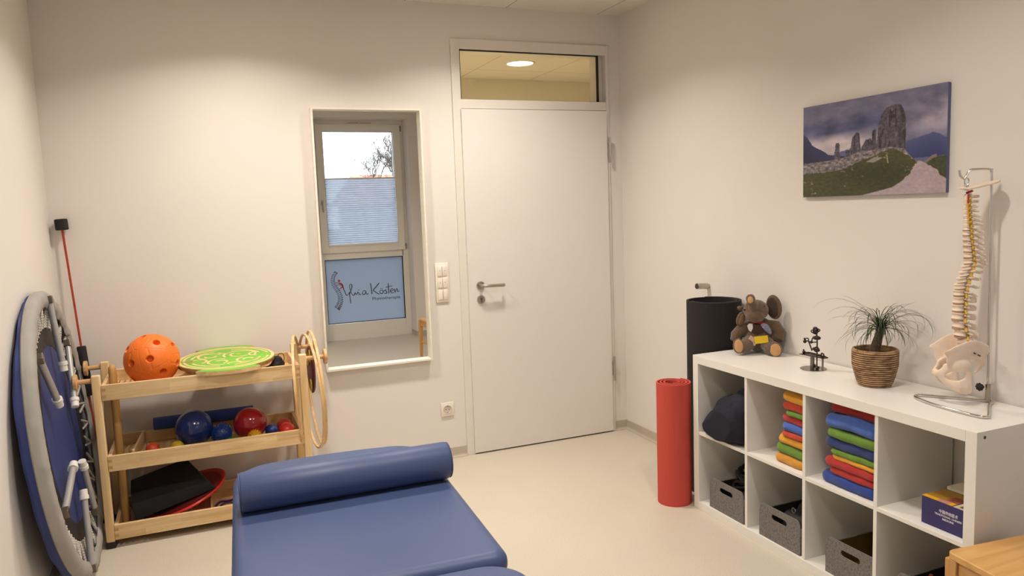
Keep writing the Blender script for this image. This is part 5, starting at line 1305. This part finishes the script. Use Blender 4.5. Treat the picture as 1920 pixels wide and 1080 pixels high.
for s in (-1, 1):
    ofs = lambda A_, Z_, s=s: s*(.046+.030*max(0, (Z_-.91)/.1)-.010*max(0, (-A_-.01)/.07))
    plate(wing, ofs, .0085)
    mb.ball((.012, s*.052, .915-Hk), (.030, .014, .024), 18, 12, SM)
    # pubis, ischium : broad ring around the obturator opening
    outer = catmull([V((*sh(*q), 0)) for q in [(.046, .905), (.052, .892), (.066, .876), (.068, .862), (.058, .846), (.040, .826), (.012, .808), (-.012, .800), (-.032, .804), (-.036, .824), (-.032, .850), (-.034, .872), (-.024, .892), (-.018, .908), (.012, .915)]], 4, True)
    yy = lambda A_, Z_: s*(.052-.62*max(0, A_-.020)-.10*max(0, .85-Z_))
    n = len(outer); vs = []
    for side in (-1, 1):
        for q in outer:
            vs.append((q.x, yy(q.x, q.y)+side*.005, q.y-Hk))
        for q in outer:
            a = atan2(q.y-hc[1], q.x-hc[0]); m_ = V((hc[0]+.0285*cos(a)+.0, hc[1]+.0165*sin(a)-.004*cos(a)*-1))*1.0 if False else (hc[0]+.0285*cos(a), hc[1]+.0165*sin(a)-.10*(.0285*cos(a)))
            mid = ((q.x+m_[0])/2, (q.y+m_[1])/2); vs.append((mid[0], yy(*mid)+side*.0085, mid[1]-Hk))
        for q in outer:
            a = atan2(q.y-hc[1], q.x-hc[0]); m_ = (hc[0]+.0285*cos(a), hc[1]+.0165*sin(a)-.10*(.0285*cos(a))); vs.append((m_[0], yy(*m_)+side*.0045, m_[1]-Hk))
    fs = []; o_ = 3*n
    for i in range(n):
        k = (i+1) % n
        for b_ in (0, o_): fs += [(b_+i, b_+k, b_+n+k, b_+n+i), (b_+n+i, b_+n+k, b_+2*n+k, b_+2*n+i)]
        fs += [(i, k, o_+k, o_+i), (2*n+i, 2*n+k, o_+2*n+k, o_+2*n+i)]
    mb.add(vs, fs, SM)
mb.ball((.078, 0, .880-Hk), (.010, .022, .015), 14, 10, SM)
# sacrum and tail bone
mb.tube([(-.004, 0, 1.004-Hk), (-.022, 0, .985-Hk), (-.050, 0, .955-Hk), (-.072, 0, .925-Hk), (-.074, 0, .905-Hk), (-.064, 0, .888-Hk), (-.050, 0, .876-Hk)], [.020, .026, .022, .016, .010, .006, .003], 16, SM)
for s in (-1, 1): mb.ball((-.044, s*.030, .968-Hk), (.024, .026, .026), 16, 10, SM)
remesh(mb, 'pelvis', BONE, sm_, .0032, 2)
mb = MB()
for a_, z_ in ((-.020, .962), (-.035, .954)): mb.tube([SM @ V((a_, .075, z_-Hk)), SM @ V((a_, .048, z_-Hk))], .0024, 10)
mb.build('screw', pbr('screw_dark', (70, 60, 54), .4, metal=.5), sm_)
MB().ball((.079, .0, .880-Hk), (.0115, .006, .0135), 14, 10, SM).build('pubic_disc', pbr('cartilage', (226, 204, 164), .5), sm_)
MB().ball((-.002, 0, 1.008-Hk), (.021, .024, .006), 18, 10, SM).build('lumbosacral_disc', DISC, sm_)

# ---- wooden stool
st_ = thing('wooden_stool', 'low beech wood stool with rounded seat beside the near end of the cube shelf', 'stool', (-.555, -2.797, 0))
BEX = wood('beech_seat', (216, 172, 108), (198, 146, 84), 'x', .7, .35, blocks=0); BEL = wood('beech_leg', (208, 160, 98), (188, 136, 76), 'z', .7, .4)
A_, B_, C_, D_ = (0, 0), (.34, -.036), (.325, -.325), (-.036, -.285)
def rpoly(cs, r, k=6):
    out = []; n = len(cs)
    for i in range(n):
        p, q, s = V((*cs[i-1], 0)), V((*cs[i], 0)), V((*cs[(i+1) % n], 0)); a = (p-q).normalized(); b_ = (s-q).normalized(); P0 = q+a*r; P1 = q+b_*r
        for j in range(k+1):
            t = j/k; w_ = P0*(1-t)**2+q*2*t*(1-t)+P1*t*t; out.append((w_.x, w_.y))
    return out
MB().prism(rpoly([A_, B_, C_, D_], .028), .408, .430).build('seat', BEX, st_, smooth=False, bevel=.004, bseg=3)
cx_, cy_ = .157, -.162
def ins(p, f): return (p[0]+(cx_-p[0])*f, p[1]+(cy_-p[1])*f)
cor = [ins(p, .11) for p in (A_, B_, C_, D_)]
for (x, y) in cor:
    s = MB(); wt, wb = .019, .012
    dx_, dy_ = (x-cx_)*.04, (y-cy_)*.04
    vs = [(x+i*wt, y+j*wt, .408) for i, j in ((-1, -1), (1, -1), (1, 1), (-1, 1))]+[(x+dx_+i*wb, y+dy_+j*wb, 0) for i, j in ((-1, -1), (1, -1), (1, 1), (-1, 1))]
    s.add(vs, [(0, 1, 2, 3), (7, 6, 5, 4), (0, 4, 5, 1), (1, 5, 6, 2), (2, 6, 7, 3), (3, 7, 4, 0)]).build('leg', BEL, st_, smooth=False, bevel=.003)
for i in range(4):
    p, q = V((*cor[i], 0)), V((*cor[(i+1) % 4], 0)); d = (q-p).normalized(); a0, a1 = p+d*.021, q-d*.021; mid = (a0+a1)/2; L = (a1-a0).length
    MB().box((mid.x, mid.y, .380), (L, .016, .055), rz=atan2(d.y, d.x)).build('apron', wood('beech_apron_%d' % i, (208, 160, 98), (188, 136, 76), 'x', .7, .4), st_, smooth=False, bevel=.002)
    if i % 2: MB().box((mid.x, mid.y, .19), (L+.012, .014, .024), rz=atan2(d.y, d.x)).build('stretcher', BEL, st_, smooth=False, bevel=.002)
